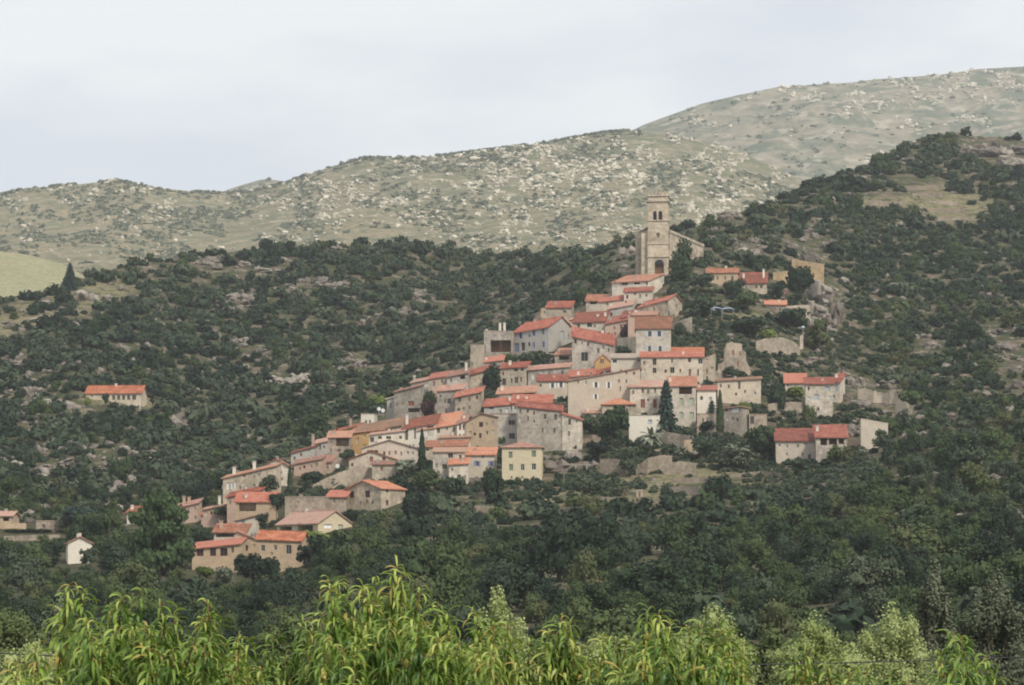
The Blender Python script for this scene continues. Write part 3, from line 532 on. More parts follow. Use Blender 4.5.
Hh('stone_house', 'orange roofed house with a dark porch at its right end, centre of village', 497, 535, 537, 392, 412, 5, 'b+', 6, 2, 'stone', 'orange', [(524.5, 391, 534, 394.5, 'o'), (497, 394, 499, 398, 'w')], [(502, 385)], dep=7)
Hh('stone_house', 'cream house with two windows with white shutters under a bright red roof', 537, 567, 568, 381, 398, 3, 'b+', 6, 0, 'yellow', 'red', [(551, 383, 554, 388, 'sw'), (559.5, 382, 562.5, 387.5, 'sw')], dep=8)
Hh('town_house', 'big cream gabled house with sloping roofline and white shuttered windows', 568, 640, 642, 368, 414, 3, 'a-', 13, 0, 'yellow', 'rose', [(594.5, 382, 597.5, 387.5, 'sw'), (607.5, 382, 610, 388, 'sw'), (594.5, 394, 597, 399, 'sw'), (619.5, 386, 621, 391, 'w')], dep=10)
Hh('outbuilding', 'plain pale grey concrete block against the big cream gabled house', 568.6, 584, 585, 391.5, 416, 3, 'flat', 1, 0, 'grey', 'greyroof', [(572, 397, 576, 398, 'w')], dep=4, dD=-4)
Hh('stone_house', 'low stone house with an orange roof beside the round dark trees', 602, 634, 636, 404.5, 420, 6, 'hip', 6, 0, 'stone', 'orange', [(616, 405, 619, 406.5, 'w'), (628, 405, 631, 407, 'w')], dep=7)
Hh('stone_house', 'stone house with red strip roof and two small white-shuttered windows', 528, 569, 571, 367, 386, 6, 'b+', 4, 3, 'stone', 'rose', [(532, 373.5, 534.3, 379, 'cw'), (537, 373.5, 539.3, 379, 'cw')], dep=8)
Hh('stone_house', 'two storey stone house with six dark windows above the dark porch roof', 500, 526, 530, 367, 390, 12, 'b+', 5, 1, 'stone', 'red', [(502, 378, 506, 385, 'w'), (510.5, 378, 512.5, 383, 'w'), (514.5, 377, 518, 383, 'w'), (520, 377, 522, 382, 'w'), (514, 367, 518, 371.5, 'w'), (520.5, 367, 524, 371, 'w')], [(510, 360)], dep=7)
Hh('stone_house', 'small house with a glazed balcony over a lavender window, white chimney at left', 555, 575, 580, 354.5, 374, 14, 'b+', 6, 0, 'stone2', 'orange', [(559, 355.5, 569, 359.5, 'o'), (565, 364.5, 570.5, 370, 'w')], [(549.5, 352)], dep=8)
Hh('stone_house', 'tiny ochre yellow gabled house with a double window', 594.6, 611, 612, 362, 374, 3, 'gR', 7, 0, 'ochre', 'orange', [(600, 359, 602, 363.5, 'w'), (602.3, 359, 604, 363.5, 'w')], dep=7, over=.2)
Hh('stone_house', 'bright red roof with white gable verge just above the big cream gabled house', 568, 594, 597, 375, 388, 6, 'b+', 6, 2, 'yellow', 'red', [], dep=8)
Hh('stone_house', 'red lean-to roof just below the tiny ochre yellow house', 594, 616, 619, 369, 384, 6, 'b+', 4, 6, 'yellow', 'red', [], dep=7, dD=2)
Hh('town_house', 'large grey house with pale lavender-blue shutters and doors, tan gable at right', 512.6, 548.5, 574, 327, 354, 34, 'gL', 10, 4, 'grey', 'red', [(519, 330, 522, 337, 'sl'), (532.5, 328, 535, 335, 'sl'), (542, 327.5, 544, 334, 'sl'), (514, 341, 519, 350, 'db'), (521, 341, 525, 349, 'o'), (533, 341, 534.6, 347, 'sl'), (542.5, 341, 544.3, 347, 'sl'), (561, 329, 564, 338, 'cp'), (568, 331, 569.3, 336, 'w')], [(535, 316, 'stone'), (543, 316, 'stone')])
Hh('stone_house', 'stepped stone house with a wide dark wooden porch left of the lavender shutters', 484, 513, 514, 331.5, 358, 5, 'flat', 1, -1, 'stone2', 'greyroof', [(490.5, 340, 511, 352, 'o')], [(500, 322), (504.5, 322), (485, 334)], dep=7)
Hh('stone_house', 'blank walled stone house at the left outer edge of the upper village', 470.5, 484, 485, 345, 368, 5, 'flat', 1, 0, 'stone', 'greyroof', [(471, 362, 473, 366, 'w')], dep=7)
Hh('porch_roof', 'low red porch roof at the foot of the dark wooden porch house', 484, 503, 504, 360, 368, 6, 'b+', 4, 2, 'stone', 'red', [], [(484, 359)], dep=3, dD=-4, cat='outbuilding')
Hh('stone_house', 'stone house with a bright red hip roof at the upper edge, apart from the others', 546, 571, 574, 307.5, 324, 8, 'b+', 6, 0, 'stone', 'red', [(563, 310, 566, 313, 'w')], dep=8)
Hh('stone_house', 'small pale stone block left of the bright red hip roof at the upper edge', 541, 549, 550, 308, 324, 4, 'flat', 1, 0, 'tan', 'greyroof', [], dep=6, dD=1)
Hh('stone_house', 'house with a plain cream sloping wall between two red roofs, upper village', 570, 594, 598, 314, 332, 10, 'a-', 6, 0, 'cream', 'rose', [], dep=8, dD=2)
Hh('stone_house', 'wide red roofed cream house with two brown windows and two white chimneys', 573, 605, 609, 321.5, 342, 8, 'b+', 10, 1, 'cream', 'red', [(577, 323, 580, 330, 'w'), (587, 321.5, 592, 327, 'w'), (589.5, 332, 592, 335, 'w')], [(598.5, 314.5), (608, 311)], dep=10)
Hh('stone_house', 'grey pink house with arched dark doorway right of the cream brown-windowed house', 605, 627, 634, 320, 340, 12, 'b+', 7, 4, 'pink', 'red', [(608, 332, 610, 335, 'w'), (614, 332, 616, 335, 'w')], dep=9, dD=2)
Hh('stone_house', 'low stone house with a curved red roof falling to the right, upper centre', 572, 614, 617, 344.5, 368, 5, 'gL', 9, -9, 'stone', 'red', [(597, 348, 599.5, 353, 'w'), (607.5, 348, 609.5, 352, 'w'), (581, 352, 588, 361, 'w')], dep=7)
Hh('stone_house', 'house with broad orange roof and dark loft openings, right of the topmost red hip', 586, 608, 610, 301, 316, 6, 'b+', 6, 0, 'stone', 'orange', [(590, 301.5, 597, 304, 'o'), (602, 301.5, 606, 303.5, 'w')], [(609, 294)], dep=8)
Hh('stone_house', 'grey gabled house with pinkish roof rising to the right near the village top', 608, 632, 635, 305, 322, 8, 'b+', 5, 4, 'grey', 'rose', [(615, 307, 617, 310, 'w'), (625, 300, 627, 303, 'cr')], [(612, 306)], dep=8)
Hh('stone_house', 'orange roofed stone house immediately behind the square four-windowed house', 632, 656, 660, 315, 336, 8, 'b+', 5, 0, 'pink', 'rose', [(626, 317, 628, 319, 'cr')], [(637, 308)], dep=8, dD=3)
Hh('stone_house', 'small reddish roofed stone house left of a blank terrace wall, upper centre', 622, 636, 638, 316, 334, 6, 'b+', 6, 2, 'pink', 'red', [(626, 317.5, 628, 319, 'cr')], dep=7, dD=1)
Hh('town_house', 'square cream house with four pale blue shuttered windows and an orange roof', 636, 671, 673, 328, 356, 3, 'gL', 11, 0, 'stone2', 'orange', [(648, 331, 651.5, 336.5, 'sp'), (657.5, 331, 661, 336.5, 'sp'), (648, 346, 651, 352, 'sp'), (658.5, 346, 661.5, 352, 'sp')], dep=10)
Hh('town_house', 'tall stone gabled house with narrow windows just below the churchyard', 638, 668, 682, 300, 322, 30, 'gL', 5, 6, 'stone2', 'red', [(666, 300, 667.5, 306, 'w'), (676, 302, 677.5, 307, 'w'), (668, 311, 670, 318, 'w'), (673, 313, 675, 318, 'w'), (643, 302, 645, 304, 'w')])
Hh('stone_house', 'small cream house with red strip roof under the churchyard house', 624, 652, 655, 291, 304, 6, 'b+', 4, 1, 'cream', 'red', [(634, 292, 636, 295, 'w')], dep=7)
Hh('churchyard_house', 'stone house with orange roof and dark windows at the foot of the church tower', 612, 648, 664, 281, 298, 24, 'b+', 7, 0, 'stone2', 'orange', [(614, 278, 616, 282, 'cr'), (621.5, 280, 628, 284, 'w'), (646, 281, 649, 285, 'w'), (634, 281, 640, 284, 'w')])
Hh('long_house', 'long cream house with paired dark blue-framed windows and open door, centre right', 641, 703, 704, 357, 384, 3, 'b+', 5, 0, 'stone2', 'red', [(652.5, 358, 656.5, 365, 'w'), (652.5, 367.5, 656.5, 373, 'w'), (671, 358.5, 673, 363, 'w'), (670, 367, 674.5, 373, 'w'), (688, 358, 691, 362, 'rr'), (698, 358.5, 703, 364, 'ww'), (688.5, 369, 691, 376, 'cr'), (697, 369, 699, 376, 'w')], dep=7)
Hh('stone_house', 'bright red roofed top storey behind the long cream house', 672, 703, 705, 354, 376, 4, 'b+', 6, 0, 'stone', 'orange', [], dep=7, dD=8)
Hh('stone_house', 'white house with a pink framed window and white balcony, left of long cream house', 611, 645, 647, 358, 384, 4, 'b+', 4, 0, 'cream', 'greyroof', [(637.5, 359, 640, 362, 'w'), (635.5, 366.5, 643.5, 373, 'dw'), (612.5, 359, 617, 363, 'ww')], dep=8, dD=1)
Hh('ruined_house', 'roofless grey stone house with brown openings at right end of long cream house', 703, 715, 717, 354, 384, 6, 'a-', 5, 0, 'stone', 'brown', [(706, 369, 708, 374, 'cr'), (706, 376, 708, 380, 'w'), (706, 358.5, 708, 360, 'w')], dep=7, over=.05)
Hh('stone_house', 'long stone building with flat dark roofline and one tall window, right of village', 717.6, 761, 763, 379, 407, 4, 'b+', 2, 2, 'stone2', 'brown', [(738, 381, 740.5, 389, 'w'), (744, 390, 746, 393, 'w')], dep=8)
Hh('town_house', 'tall narrow orange roofed house with dark loggia over four pale green shutters', 668, 696, 697, 386, 428, 3, 'b+', 9, 0, 'stone2', 'orange', [(679, 387, 692, 394, 'o'), (679.5, 398, 683.5, 406, 'cgp'), (689.5, 398, 694, 406, 'cgp'), (679.5, 412, 683.5, 419, 'cgp'), (689.5, 412, 694, 419, 'cgp')], [(671, 377)], dep=8)
Hh('stone_house', 'narrow white washed house with red roof right of the green shuttered house', 697, 716, 717, 390, 424, 4, 'b+', 4, 0, 'white', 'red', [(700, 396, 703, 400, 'w'), (709, 397, 712, 401, 'cp'), (702, 418, 704, 422, 'w')], [(700, 384)], dep=7)
Hh('stone_house', 'stone house with faded pink roof and red-brown doors left of the tall fir', 630, 667, 668, 387, 415, 3, 'b+', 6, 0, 'stone2', 'rose', [(641.5, 388, 644, 393, 'cr'), (654, 388, 656, 393, 'cr'), (640.5, 399, 645, 408, 'cr'), (653, 399, 657, 408, 'cr')], dep=8)
Hh('garden_building', 'plain white low building with flat roof beside the palm', 629, 660, 661, 415.5, 440, 3, 'flat', 1, 0, 'white', 'greyroof', [(648, 419.5, 652, 424, 'cp'), (652, 411, 654, 413, 'w')], dep=6)
Hh('stone_house', 'small stone house with white framed windows under a pink verge, beside dark cypress', 724, 741, 749, 407, 434, 24, 'a-', 4, -3, 'stone', 'rose', [(725, 406, 727.5, 411, 'rr'), (732, 408, 739, 412, 'cw'), (736, 418, 738.5, 422, 'w')], dep=6)
Hh('garden_building', 'roofless square stone outbuilding with a dark doorway right of pink verge house', 749, 767, 768, 414.5, 432, 4, 'flat', 1, 0, 'stone', 'brown', [(750, 416, 754, 424, 'w')], dep=5)
Hh('stone_house', 'stone tower-like house front with blue window under the broad red roof, right edge', 805.5, 833, 835, 384, 420, 4, 'b+', 6, 0, 'stone2', 'red', [(814, 394, 818.5, 400, 'cp'), (817, 407, 819.5, 411, 'w'), (825, 386.5, 829.5, 391, 'cp')], dep=7)
Hh('stone_house', 'long red roof with white chimney and small windows half covered by creeper', 785, 806, 807, 383, 402, 5, 'b+', 9, 0, 'stone2', 'red', [(797, 386.5, 799.5, 391.5, 'cw'), (802, 386, 804.5, 391, 'cw'), (787, 382, 789, 386, 'w')], dep=8, dD=5)
Hh('stone_house', 'right end wing of the broad red roof with a single blue window', 832, 840, 845, 382, 406, 20, 'b+', 8, 0, 'stone2', 'red', [(834.5, 384.5, 838, 391, 'cp'), (833, 394.5, 835, 397.5, 'w')], [(813, 373)], dD=4)
Hh('stone_house', 'lower right house with white walls and wide red roof, left of the terrace openings', 776, 817, 819, 441, 459, 4, 'b+', 12, 0, 'cream', 'red', [(808, 454, 811, 459, 'w'), (804, 443, 807, 447, 'cp')], dep=11)
Hh('stone_house', 'lower right house with three big dark terrace openings under a red roof', 816, 847, 848, 437.5, 460, 4, 'b+', 12, 0, 'stone2', 'red', [(820.5, 438.5, 827, 445, 'o'), (829, 438.5, 837, 444.5, 'o'), (838.5, 438.5, 844, 444, 'o')], [(816, 425)], dep=10, dD=2)
Hh('garden_building', 'cream building with sloping flat top and blank wall at the far right of village', 861, 888, 889, 424, 446, 4, 'a+', 5, 0, 'cream', 'cream', [], dep=5, over=.05)
Hh('stone_house', 'orange roofed stone house tucked against the church apse', 707, 738, 740, 272.5, 292, 5, 'gL', 4, 0, 'tan', 'orange', [(712, 274.5, 714, 277.5, 'w')], [(727, 266)], dep=7)
Hh('stone_house', 'bright red roofed house with two dark windows right of the church', 738, 767, 769, 283, 298, 5, 'b+', 10, 0, 'stone2', 'red', [(755, 285, 757.5, 288.5, 'w'), (760, 285, 762.5, 288.5, 'w')], [(745, 272), (765, 268)], dep=9)
Hh('castle_wall_block', 'low tan block left of the round oak under the castle wall', 773, 791, 791, 271, 284, 6, 'a-', 2, 0, 'ochre2', 'tan', [], dep=6, cat='ruin', over=.05)
Hh('castle_wall_block', 'tall tan castle wall block with a sloping top on the cliff edge', 792, 824, 824, 265, 286, 4, 'a+', 6, 0, 'ochre2', 'tan', [], dep=8, cat='ruin', over=.05)
Hh('outbuilding', 'small pink roofed shed under the tan castle block', 777, 788, 789, 294, 300, 4, 'b+', 3, 0, 'stone', 'rose', [], dep=4)
Hh('outbuilding', 'low orange roofed shed with white chimney below the red roofed church neighbour', 754, 786, 788, 305, 318, 5, 'b+', 4, -1, 'stone', 'orange', [(757, 308, 760, 311, 'w')], [(780, 299)], dep=6)
Hh('shed', 'small brown roofed shed below the plain grey concrete block', 584, 601, 602, 413, 424, 5, 'b+', 3, 0, 'stone', 'rose', [(589, 415, 591, 419, 'w')], dep=5)
Hh('stone_house', 'low red roofed house directly left of the small cream house under the church', 600, 626, 628, 299, 314, 6, 'b+', 4, 3, 'stone2', 'red', [(606, 302, 608, 305, 'w')], dep=7)
Hh('stone_house', 'small pink roofed house filling the gap under the bright red hip roof', 560, 578, 580, 322, 336, 6, 'b+', 4, 1, 'stone', 'rose', [], dep=6, dD=6)
Hh('outbuilding', 'narrow stone annex with a flat top below the narrow white washed house', 697, 716, 717, 414, 432, 4, 'flat', 1, 0, 'stone', 'brown', [(702, 418, 704, 423, 'w')], dep=5, dD=-3)
Hh('outbuilding', 'little stone annex under a pink roof by the foot of the red shuttered gabled house', 372, 396, 397, 464.5, 476, 5, 'b+', 3, 0, 'stone2', 'rose', [(380, 467, 383, 471, 'cr')], dep=4, dD=-3)
Hh('stone_house', 'grey stone house with a brown roof behind the long low orange roofed house', 440, 470, 471, 437, 452, 4, 'b+', 4, 1, 'stone2', 'brown', [(446, 440, 448, 444, 'w')], dep=6, dD=2)
Hh('stone_house', 'small stone house between the green topped tree and the row houses', 420, 440, 441, 397, 410, 5, 'b+', 3, 2, 'stone', 'rose', [], dep=6, dD=4)
# outlying houses at the left
Hh('farmhouse', 'isolated farmhouse with long orange roof and arcade on the left hillside', 86, 141, 142, 393, 404, 4, 'gL', 7, 0, 'stone2', 'orange', [(112, 395, 115, 400, 'w'), (117, 395, 120, 400, 'w'), (122, 395, 125, 400, 'w'), (127, 395, 130, 400, 'w'), (132, 395, 136, 400, 'w'), (91, 395, 93, 397, 'w')], dep=9, dD=-7)
Hh('white_house', 'bright white gabled house among the trees at lower left', 66, 68, 92, 543, 564, 78, 'gL', 6, 0, 'white', 'rose', [(80, 548, 81, 550, 'w')], [(73, 534), (79, 536)])
Hh('cottage', 'small bright orange roofed cottage half hidden behind the pine at left', 127, 139, 140, 513, 524, 5, 'b+', 6, 0, 'white', 'orange', [(131, 515, 133, 518, 'w')], [(130.5, 505)], dep=6)
Hh('outbuilding', 'low pale building with a small dark opening at the left edge of the photo', -12, 12, 13, 516, 530, 4, 'gL', 4, 0, 'tan', 'rose', [(3, 517, 9, 521, 'o')], dep=7)
Hh('outbuilding', 'low flat-roofed grey building behind the clipped hedge at far left', 36, 55, 56, 521, 532, 4, 'flat', 1, 0, 'stone', 'greyroof', [(42, 524, 45, 528, 'w')], dep=6)
# ------------------------------------------------------------------ church
def church():
    p, s = spot(668, 277); D = p.y; Z3 = Vector((0, 0, 1)); base = Vector(((668-CX)*s, D, (HY-277)*s))
    root = tag(empty('church', base), 'stone church with a tall square bell tower and buttressed nave on the hilltop', 'church')
    h = lambda y: (277-y)*s
    def fr(th): return Vector((-math.cos(R(th)), math.sin(R(th)), 0)), Vector((math.sin(R(th)), math.cos(R(th)), 0))
    u, g = fr(7); tw = 20.3*s
    # tower with a real arched door and openings
    wl = MB(); O = Vector((0, 0, 0)); X = lambda x: (668.6-x)*s
    dep = tw
    ops = [(X(664.5), X(655.3), h(276), h(264), 1.0), (X(660.2), X(657), h(238), h(232.5), .8), (X(657.2), X(653.6), h(220), h(212.6), 1.2), (X(662.8), X(659.2), h(220), h(212.6), 1.2)]
    wall_face(wl, O, u, -g, [(0, h(194.5)), (tw, h(194.5))], ops, 3)
    wall_face(wl, O, g, -u, [(0, h(194.5)), (dep, h(194.5))], [(dep*.32, dep*.45, h(220), h(212.6), 1.2), (dep*.55, dep*.68, h(220), h(212.6), 1.2)], 3)
    wall_face(wl, u*tw, g, u, [(0, h(194.5)), (dep, h(194.5))], [], 3); wall_face(wl, g*dep, u, g, [(0, h(194.5)), (tw, h(194.5))], [], 3)
    tow = wl.build('bell_tower', M['churchstone'], root)
    def arch(mb, xa, xb, ytop, depth):
        c = (X(xa)+X(xb))/2; r = abs(X(xa)-X(xb))/2; pts = []
        for k in range(13):
            t = math.pi*k/12; pts.append(u*(c+r*math.cos(t)) + Z3*(h(ytop)+r*math.sin(t)))
        mb.prism([q + -g*.02 for q in pts], [q - g*.05 for q in pts]); return mb
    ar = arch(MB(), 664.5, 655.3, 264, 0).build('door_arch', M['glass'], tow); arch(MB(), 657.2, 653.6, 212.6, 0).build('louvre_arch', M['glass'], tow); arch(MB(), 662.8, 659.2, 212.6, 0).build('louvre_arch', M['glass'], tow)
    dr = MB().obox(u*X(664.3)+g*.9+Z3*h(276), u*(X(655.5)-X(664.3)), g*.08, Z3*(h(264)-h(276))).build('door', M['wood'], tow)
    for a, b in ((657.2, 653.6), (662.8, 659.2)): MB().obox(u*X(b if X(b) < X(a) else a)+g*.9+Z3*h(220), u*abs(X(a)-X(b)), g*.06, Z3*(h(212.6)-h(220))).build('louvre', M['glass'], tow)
    cn = MB()
    for y, k, o in ((220.8, .35, .25), (244, .35, .22), (257, .3, .3), (201.5, .45, .4)):
        cn.obox(-u*o-g*o+Z3*h(y), u*(tw+2*o), g*(dep+2*o), Z3*k)
    cn.obox(-u*.35-g*.35+Z3*h(196), u*(tw+.7), g*(dep+.7), Z3*.4)
    cn.build('cornice', M['stone2'], tow)
    pp = MB()
    for i in range(6):
        for (o1, d1) in ((u*(tw*i/5.6)-g*.3, u), (u*(tw*i/5.6)+g*(dep-.2), u)): pp.obox(o1+Z3*(h(194.5)-.4), u*.7, g*.5, Z3*1.2)
        for o1 in (-u*.3+g*(dep*i/5.6), u*(tw-.2)+g*(dep*i/5.6)): pp.obox(o1+Z3*(h(194.5)-.42), u*.5, g*.7, Z3*1.15)
    pp.build('battlement', M['churchstone'], tow)
    MB().tube([u*tw/2+g*dep/2+Z3*(h(194.5)-.2), u*tw/2+g*dep/2+Z3*h(189.5)], .12).obox(u*(tw/2-.5)+g*dep/2+Z3*h(191.3), u*1, g*.12, Z3*.14).build('cross', M['iron'], tow)
    MB().prism([u*-.1-g*.1+Z3*(h(194.5)-.3), u*(tw+.1)-g*.1+Z3*(h(194.5)-.3), u*(tw+.1)+g*(dep+.1)+Z3*(h(194.5)-.3), -u*.1+g*(dep+.1)+Z3*(h(194.5)-.3)], [u*tw/2+g*dep/2+Z3*(h(193.5))]*4).build('tower_roof', M['brown'], tow)
    MB().obox(u*X(660.5)-g*.12+Z3*h(227.5), u*(X(656.5)-X(660.5)), g*.14, Z3*(h(222.5)-h(227.5))).build('clock_panel', M['cream'], tow)
    # nave
    u2, g2 = fr(20); o2 = Vector(((670.5-668)*s, 2.0, 0)); nl, nw = 11.5, 38.0; nh = h(231)
    nv = MB()
    wall_face(nv, o2, u2, -g2, [(0, nh), (nl/2, nh+1.6), (nl, nh)], [(1.2, 1.9, nh-3.2, nh-1.4, .5)], 4)
    wall_face(nv, o2, g2, -u2, [(0, nh), (nw, nh)], [(nw*f, nw*f+1.2, nh-5.5, nh-2.0, .5) for f in (.30, .55, .78)], 6)
    wall_face(nv, o2+u2*nl, g2, u2, [(0, nh), (nw, nh)], [], 6); wall_face(nv, o2+g2*nw, u2, g2, [(0, nh), (nl/2, nh+1.6), (nl, nh)], [], 6)
    nave = nv.build('nave', M['stone2'], root)
    rf_ = MB()
    for a0, a1, z0, z1 in ((-.1, nl/2, nh+.05, nh+2.6), (nl/2, nl+.1, nh+2.6, nh+.05)):
        q = [o2+u2*a0+g2*1.0, o2+u2*a1+g2*1.0, o2+u2*a1+g2*(nw-.4), o2+u2*a0+g2*(nw-.4)]; zz = (z0, z1, z1, z0)
        rf_.prism([k+Z3*z for k, z in zip(q, zz)], [k+Z3*(z+.25) for k, z in zip(q, zz)])
    rf_.build('nave_roof', M['slate'], nave)
    MB().obox(o2-u2*.25-g2*.2+Z3*(nh-.3), u2*.5, g2*(nw+.3), Z3*.9).build('parapet', M['stone2'], nave)
    for f in (.18, .42, .66, .9):
        b = MB(); q = o2+g2*(nw*f); b.prism([q-Z3*5, q+g2*1.1-Z3*5, q+g2*1.1-u2*1.7-Z3*5, q-u2*1.7-Z3*5], [q+Z3*(nh-1.2), q+g2*1.1+Z3*(nh-1.2), q+g2*1.1-u2*.9+Z3*(nh-3), q-u2*.9+Z3*(nh-3)]); b.build('buttress', M['stone2'], nave)
    # tall facade buttress left of the tower, and a lower one
    MB().obox(u*X(649.5)+g*1.2-Z3*3, u*(X(641.5)-X(649.5)), g*5, Z3*(h(232)+3)).build('facade_pier', M['churchstone'], root)
    MB().obox(u*(X(641.3))+g*2.6-Z3*3, u*1.0, g*4, Z3*(h(235)+3)).build('facade_pier', M['stone'], root)
    # round chapel at the far end
    q = o2+g2*(nw+1)-u2*1.6; a = [q+Vector((math.cos(t)*2.1, math.sin(t)*2.1, -5)) for t in [2*math.pi*k/12 for k in range(12)]]
    MB().prism(a, [v+Z3*(5+h(258)) for v in a]).build('round_chapel', M['tan'], root)
    top_ = [v+Z3*(5+h(258)+.02) for v in a]; c = sum(top_, Vector())/12
    MB().prism([c+(v-c)*1.12 for v in top_], [c+(v-c)*.15+Z3*1.2 for v in top_]).build('chapel_roof', M['slate'], root)
    MB().prism([u*-.5-g*1-Z3*4, u*(-9)-g*.5-Z3*4, u*(-9)+g*6-Z3*4, -u*.5+g*6-Z3*4], [u*-.5-g*1+Z3*h(272), u*(-9)-g*.5+Z3*h(277), u*(-9)+g*6+Z3*h(276), -u*.5+g*6+Z3*h(272)]).build('churchyard_terrace', M['stone2'], root)
    RECTS.append((638, 712, 190, 277, D)); return root
church()
# ------------------------------------------------------------------ free-standing walls, ruins
def wall_run(name, label, pts, thick=.6, m='drywall', cat='stone wall', rough=.0, group=None):
    """pts: (column, top row, base row); follows the ground"""
    sec = []
    n = max(3, int(abs(pts[-1][0]-pts[0][0])/1.2)); xs = np.unique(np.concatenate([np.linspace(pts[0][0], pts[-1][0], n+1), [p[0] for p in pts]]))
    for i, x in enumerate(xs):
        yt = np.interp(x, [p[0] for p in pts], [p[1] for p in pts]); yb = np.interp(x, [p[0] for p in pts], [p[2] for p in pts])
        D = float(dist(x, yb)); s = D/F; yt = yt + (rnd.random()-.5)*rough
        sec.append((Vector(((x-CX)*s, D, (HY-yb)*s-1.2)), Vector(((x-CX)*s, D, (HY-yt)*s))))
    base = sec[0][0].copy(); mb = MB(); T = Vector((0, thick, 0))
    for i in range(len(sec)-1):
        a, b = sec[i], sec[i+1]; a0, a1, b0, b1 = a[0]-base, a[1]-base, b[0]-base, b[1]-base
        mb.poly([a0, b0, b1, a1]); mb.poly([a0+T, a1+T, b1+T, b0+T]); mb.poly([a1, b1, b1+T, a1+T])
    a0, a1 = sec[0][0]-base, sec[0][1]-base; mb.poly([a0, a1, a1+T, a0+T]); b0, b1 = sec[-1][0]-base, sec[-1][1]-base; mb.poly([b0, b0+T, b1+T, b1])
    o = mb.build(name, M[m], None, base); tag(o, label, cat, group)
    for p in (zip(pts[:-1], pts[1:]) if group or max(q[2]-q[1] for q in pts) > 9 else ()):
        RECTS.append((p[0][0], p[1][0], min(p[0][1], p[1][1]), max(p[0][2], p[1][2])-1, base.y))
    return o
wall_run('ruined_wall', 'ruined stone gable with two brown openings and a broken stepped top', [(713, 372, 382), (718, 370, 381), (718.2, 364, 381), (724, 362, 380), (724.3, 350, 379), (727, 343, 378), (730, 342, 377), (737, 343, 377), (742, 344, 377), (742.3, 350, 377), (746, 352, 376), (746.3, 360, 376), (751, 372, 376)], 1.2, 'stone', 'ruin', 1.5)
rw = bpy.data.objects['ruined_wall']
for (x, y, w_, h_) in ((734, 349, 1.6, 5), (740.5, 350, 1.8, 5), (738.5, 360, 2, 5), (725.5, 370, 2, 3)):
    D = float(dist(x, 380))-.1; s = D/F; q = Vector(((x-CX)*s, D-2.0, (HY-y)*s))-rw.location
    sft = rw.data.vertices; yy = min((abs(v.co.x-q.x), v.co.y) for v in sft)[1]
    MB().obox((q.x-w_*s/2, yy-.06, q.z-h_*s), (w_*s, 0, 0), (0, .1, 0), (0, 0, h_*s)).build('opening', M['rbrown'] if h_ > 4 else M['interior'], rw)  # solid boxes proud of the wall; the openings' darkness is put into their colour
wall_run('garden_wall', 'stone garden wall with ivy stepping up right of the cream brown-windowed house', [(313, 485, 491), (326, 478, 490), (340, 472, 487), (358, 466, 484), (372, 468, 481)], .7, 'stone', rough=.5)
wall_run('terrace_wall', 'pale terrace wall left of the square four-windowed house', [(616, 338, 352), (636, 336.5, 352)], .7, 'stone2')
wall_run('terrace_wall', 'tall stone wall right of the square four-windowed house', [(673, 323, 330), (684, 319, 334), (692, 317, 334)], .7, 'stone2')
wall_run('terrace_wall', 'retaining wall under the tall fir, right of the white garden building', [(660, 428, 440), (668, 432, 446), (680, 434, 448), (694, 436, 452)], .8, 'stone', rough=.8)
wall_run('terrace_wall', 'small pale wall pier below the terrace between palm and cypress', [(684, 440, 453), (694, 439.5, 453)], .8, 'tan')
wall_run('terrace_wall', 'blank stone wall right of the pale stone house on the weathered facade', [(583, 434, 443), (601, 435, 443)], .6, 'stone')
wall_run('terrace_wall', 'rounded grey retaining wall below the clipped round tree', [(600, 459, 473), (616, 458.5, 474), (626, 462, 474)], .8, 'drywall', rough=.6)
wall_run('terrace_wall', 'curved dry stone terrace wall below the palm', [(636, 467, 474), (648, 458, 474), (660, 455, 471), (672, 455.5, 468)], .8, 'drywall', rough=.8)
wall_run('terrace_wall', 'pale dry stone terrace wall in the dry garden under the village', [(664, 464, 474), (680, 461, 474), (696, 463, 474)], .8, 'stone', rough=.8)
wall_run('terrace_wall', 'long low crumbling terrace wall above the dark round oak', [(672, 478, 482), (700, 477, 483), (712, 479, 484)], .6, 'drywall', rough=1.2)
wall_run('terrace_wall', 'dark reddish dry wall with white stones in the lower garden', [(668, 487, 494), (690, 486, 493), (704, 488, 493)], .6, 'darkrock', rough=1.2)
wall_run('terrace_wall', 'lowest dry stone wall left of the small white garden hut', [(555, 508, 514), (580, 507, 514), (606, 510, 515)], .6, 'darkrock', rough=1.4)
wall_run('terrace_wall', 'low terrace wall running right from the dark round oak', [(730, 474, 479), (760, 471, 477), (782, 473, 478)], .6, 'drywall', rough=1)
wall_run('terrace_wall', 'terrace wall under the long stone building right of the village', [(768, 404, 414), (785, 402, 415), (806, 402, 416)], .7, 'stone', rough=.6)
wall_run('ruined_wall', 'broken rampart descending the rocky shoulder at right of village', [(858, 390, 402), (866, 388, 403), (874, 391, 404), (882, 394, 404), (890, 391, 405), (896, 389, 405), (898, 397, 406)], 1.5, 'stone2', 'ruin', 2.2)
wall_run('ruined_wall', 'lower broken rampart fragment ending the rocky shoulder', [(896, 399, 413), (906, 402, 414), (913, 407, 414)], 1.5, 'stone2', 'ruin', 1.8)
wall_run('terrace_wall', 'pale wall beneath the sloping cream building at far right', [(845, 439, 449), (868, 440, 449)], .8, 'tan')
wall_run('terrace_wall', 'grey stone rampart right of the low orange roofed shed', [(786, 306, 316), (800, 305, 318), (811, 305, 318)], 1, 'stone', rough=.3)
wall_run('ruined_wall', 'low broad ruined wall on the slope under the cliff', [(756, 341, 352), (768, 338, 355), (782, 337, 357), (795, 342, 357), (800, 347, 354)], 1.5, 'stone', 'ruin', 1.0)
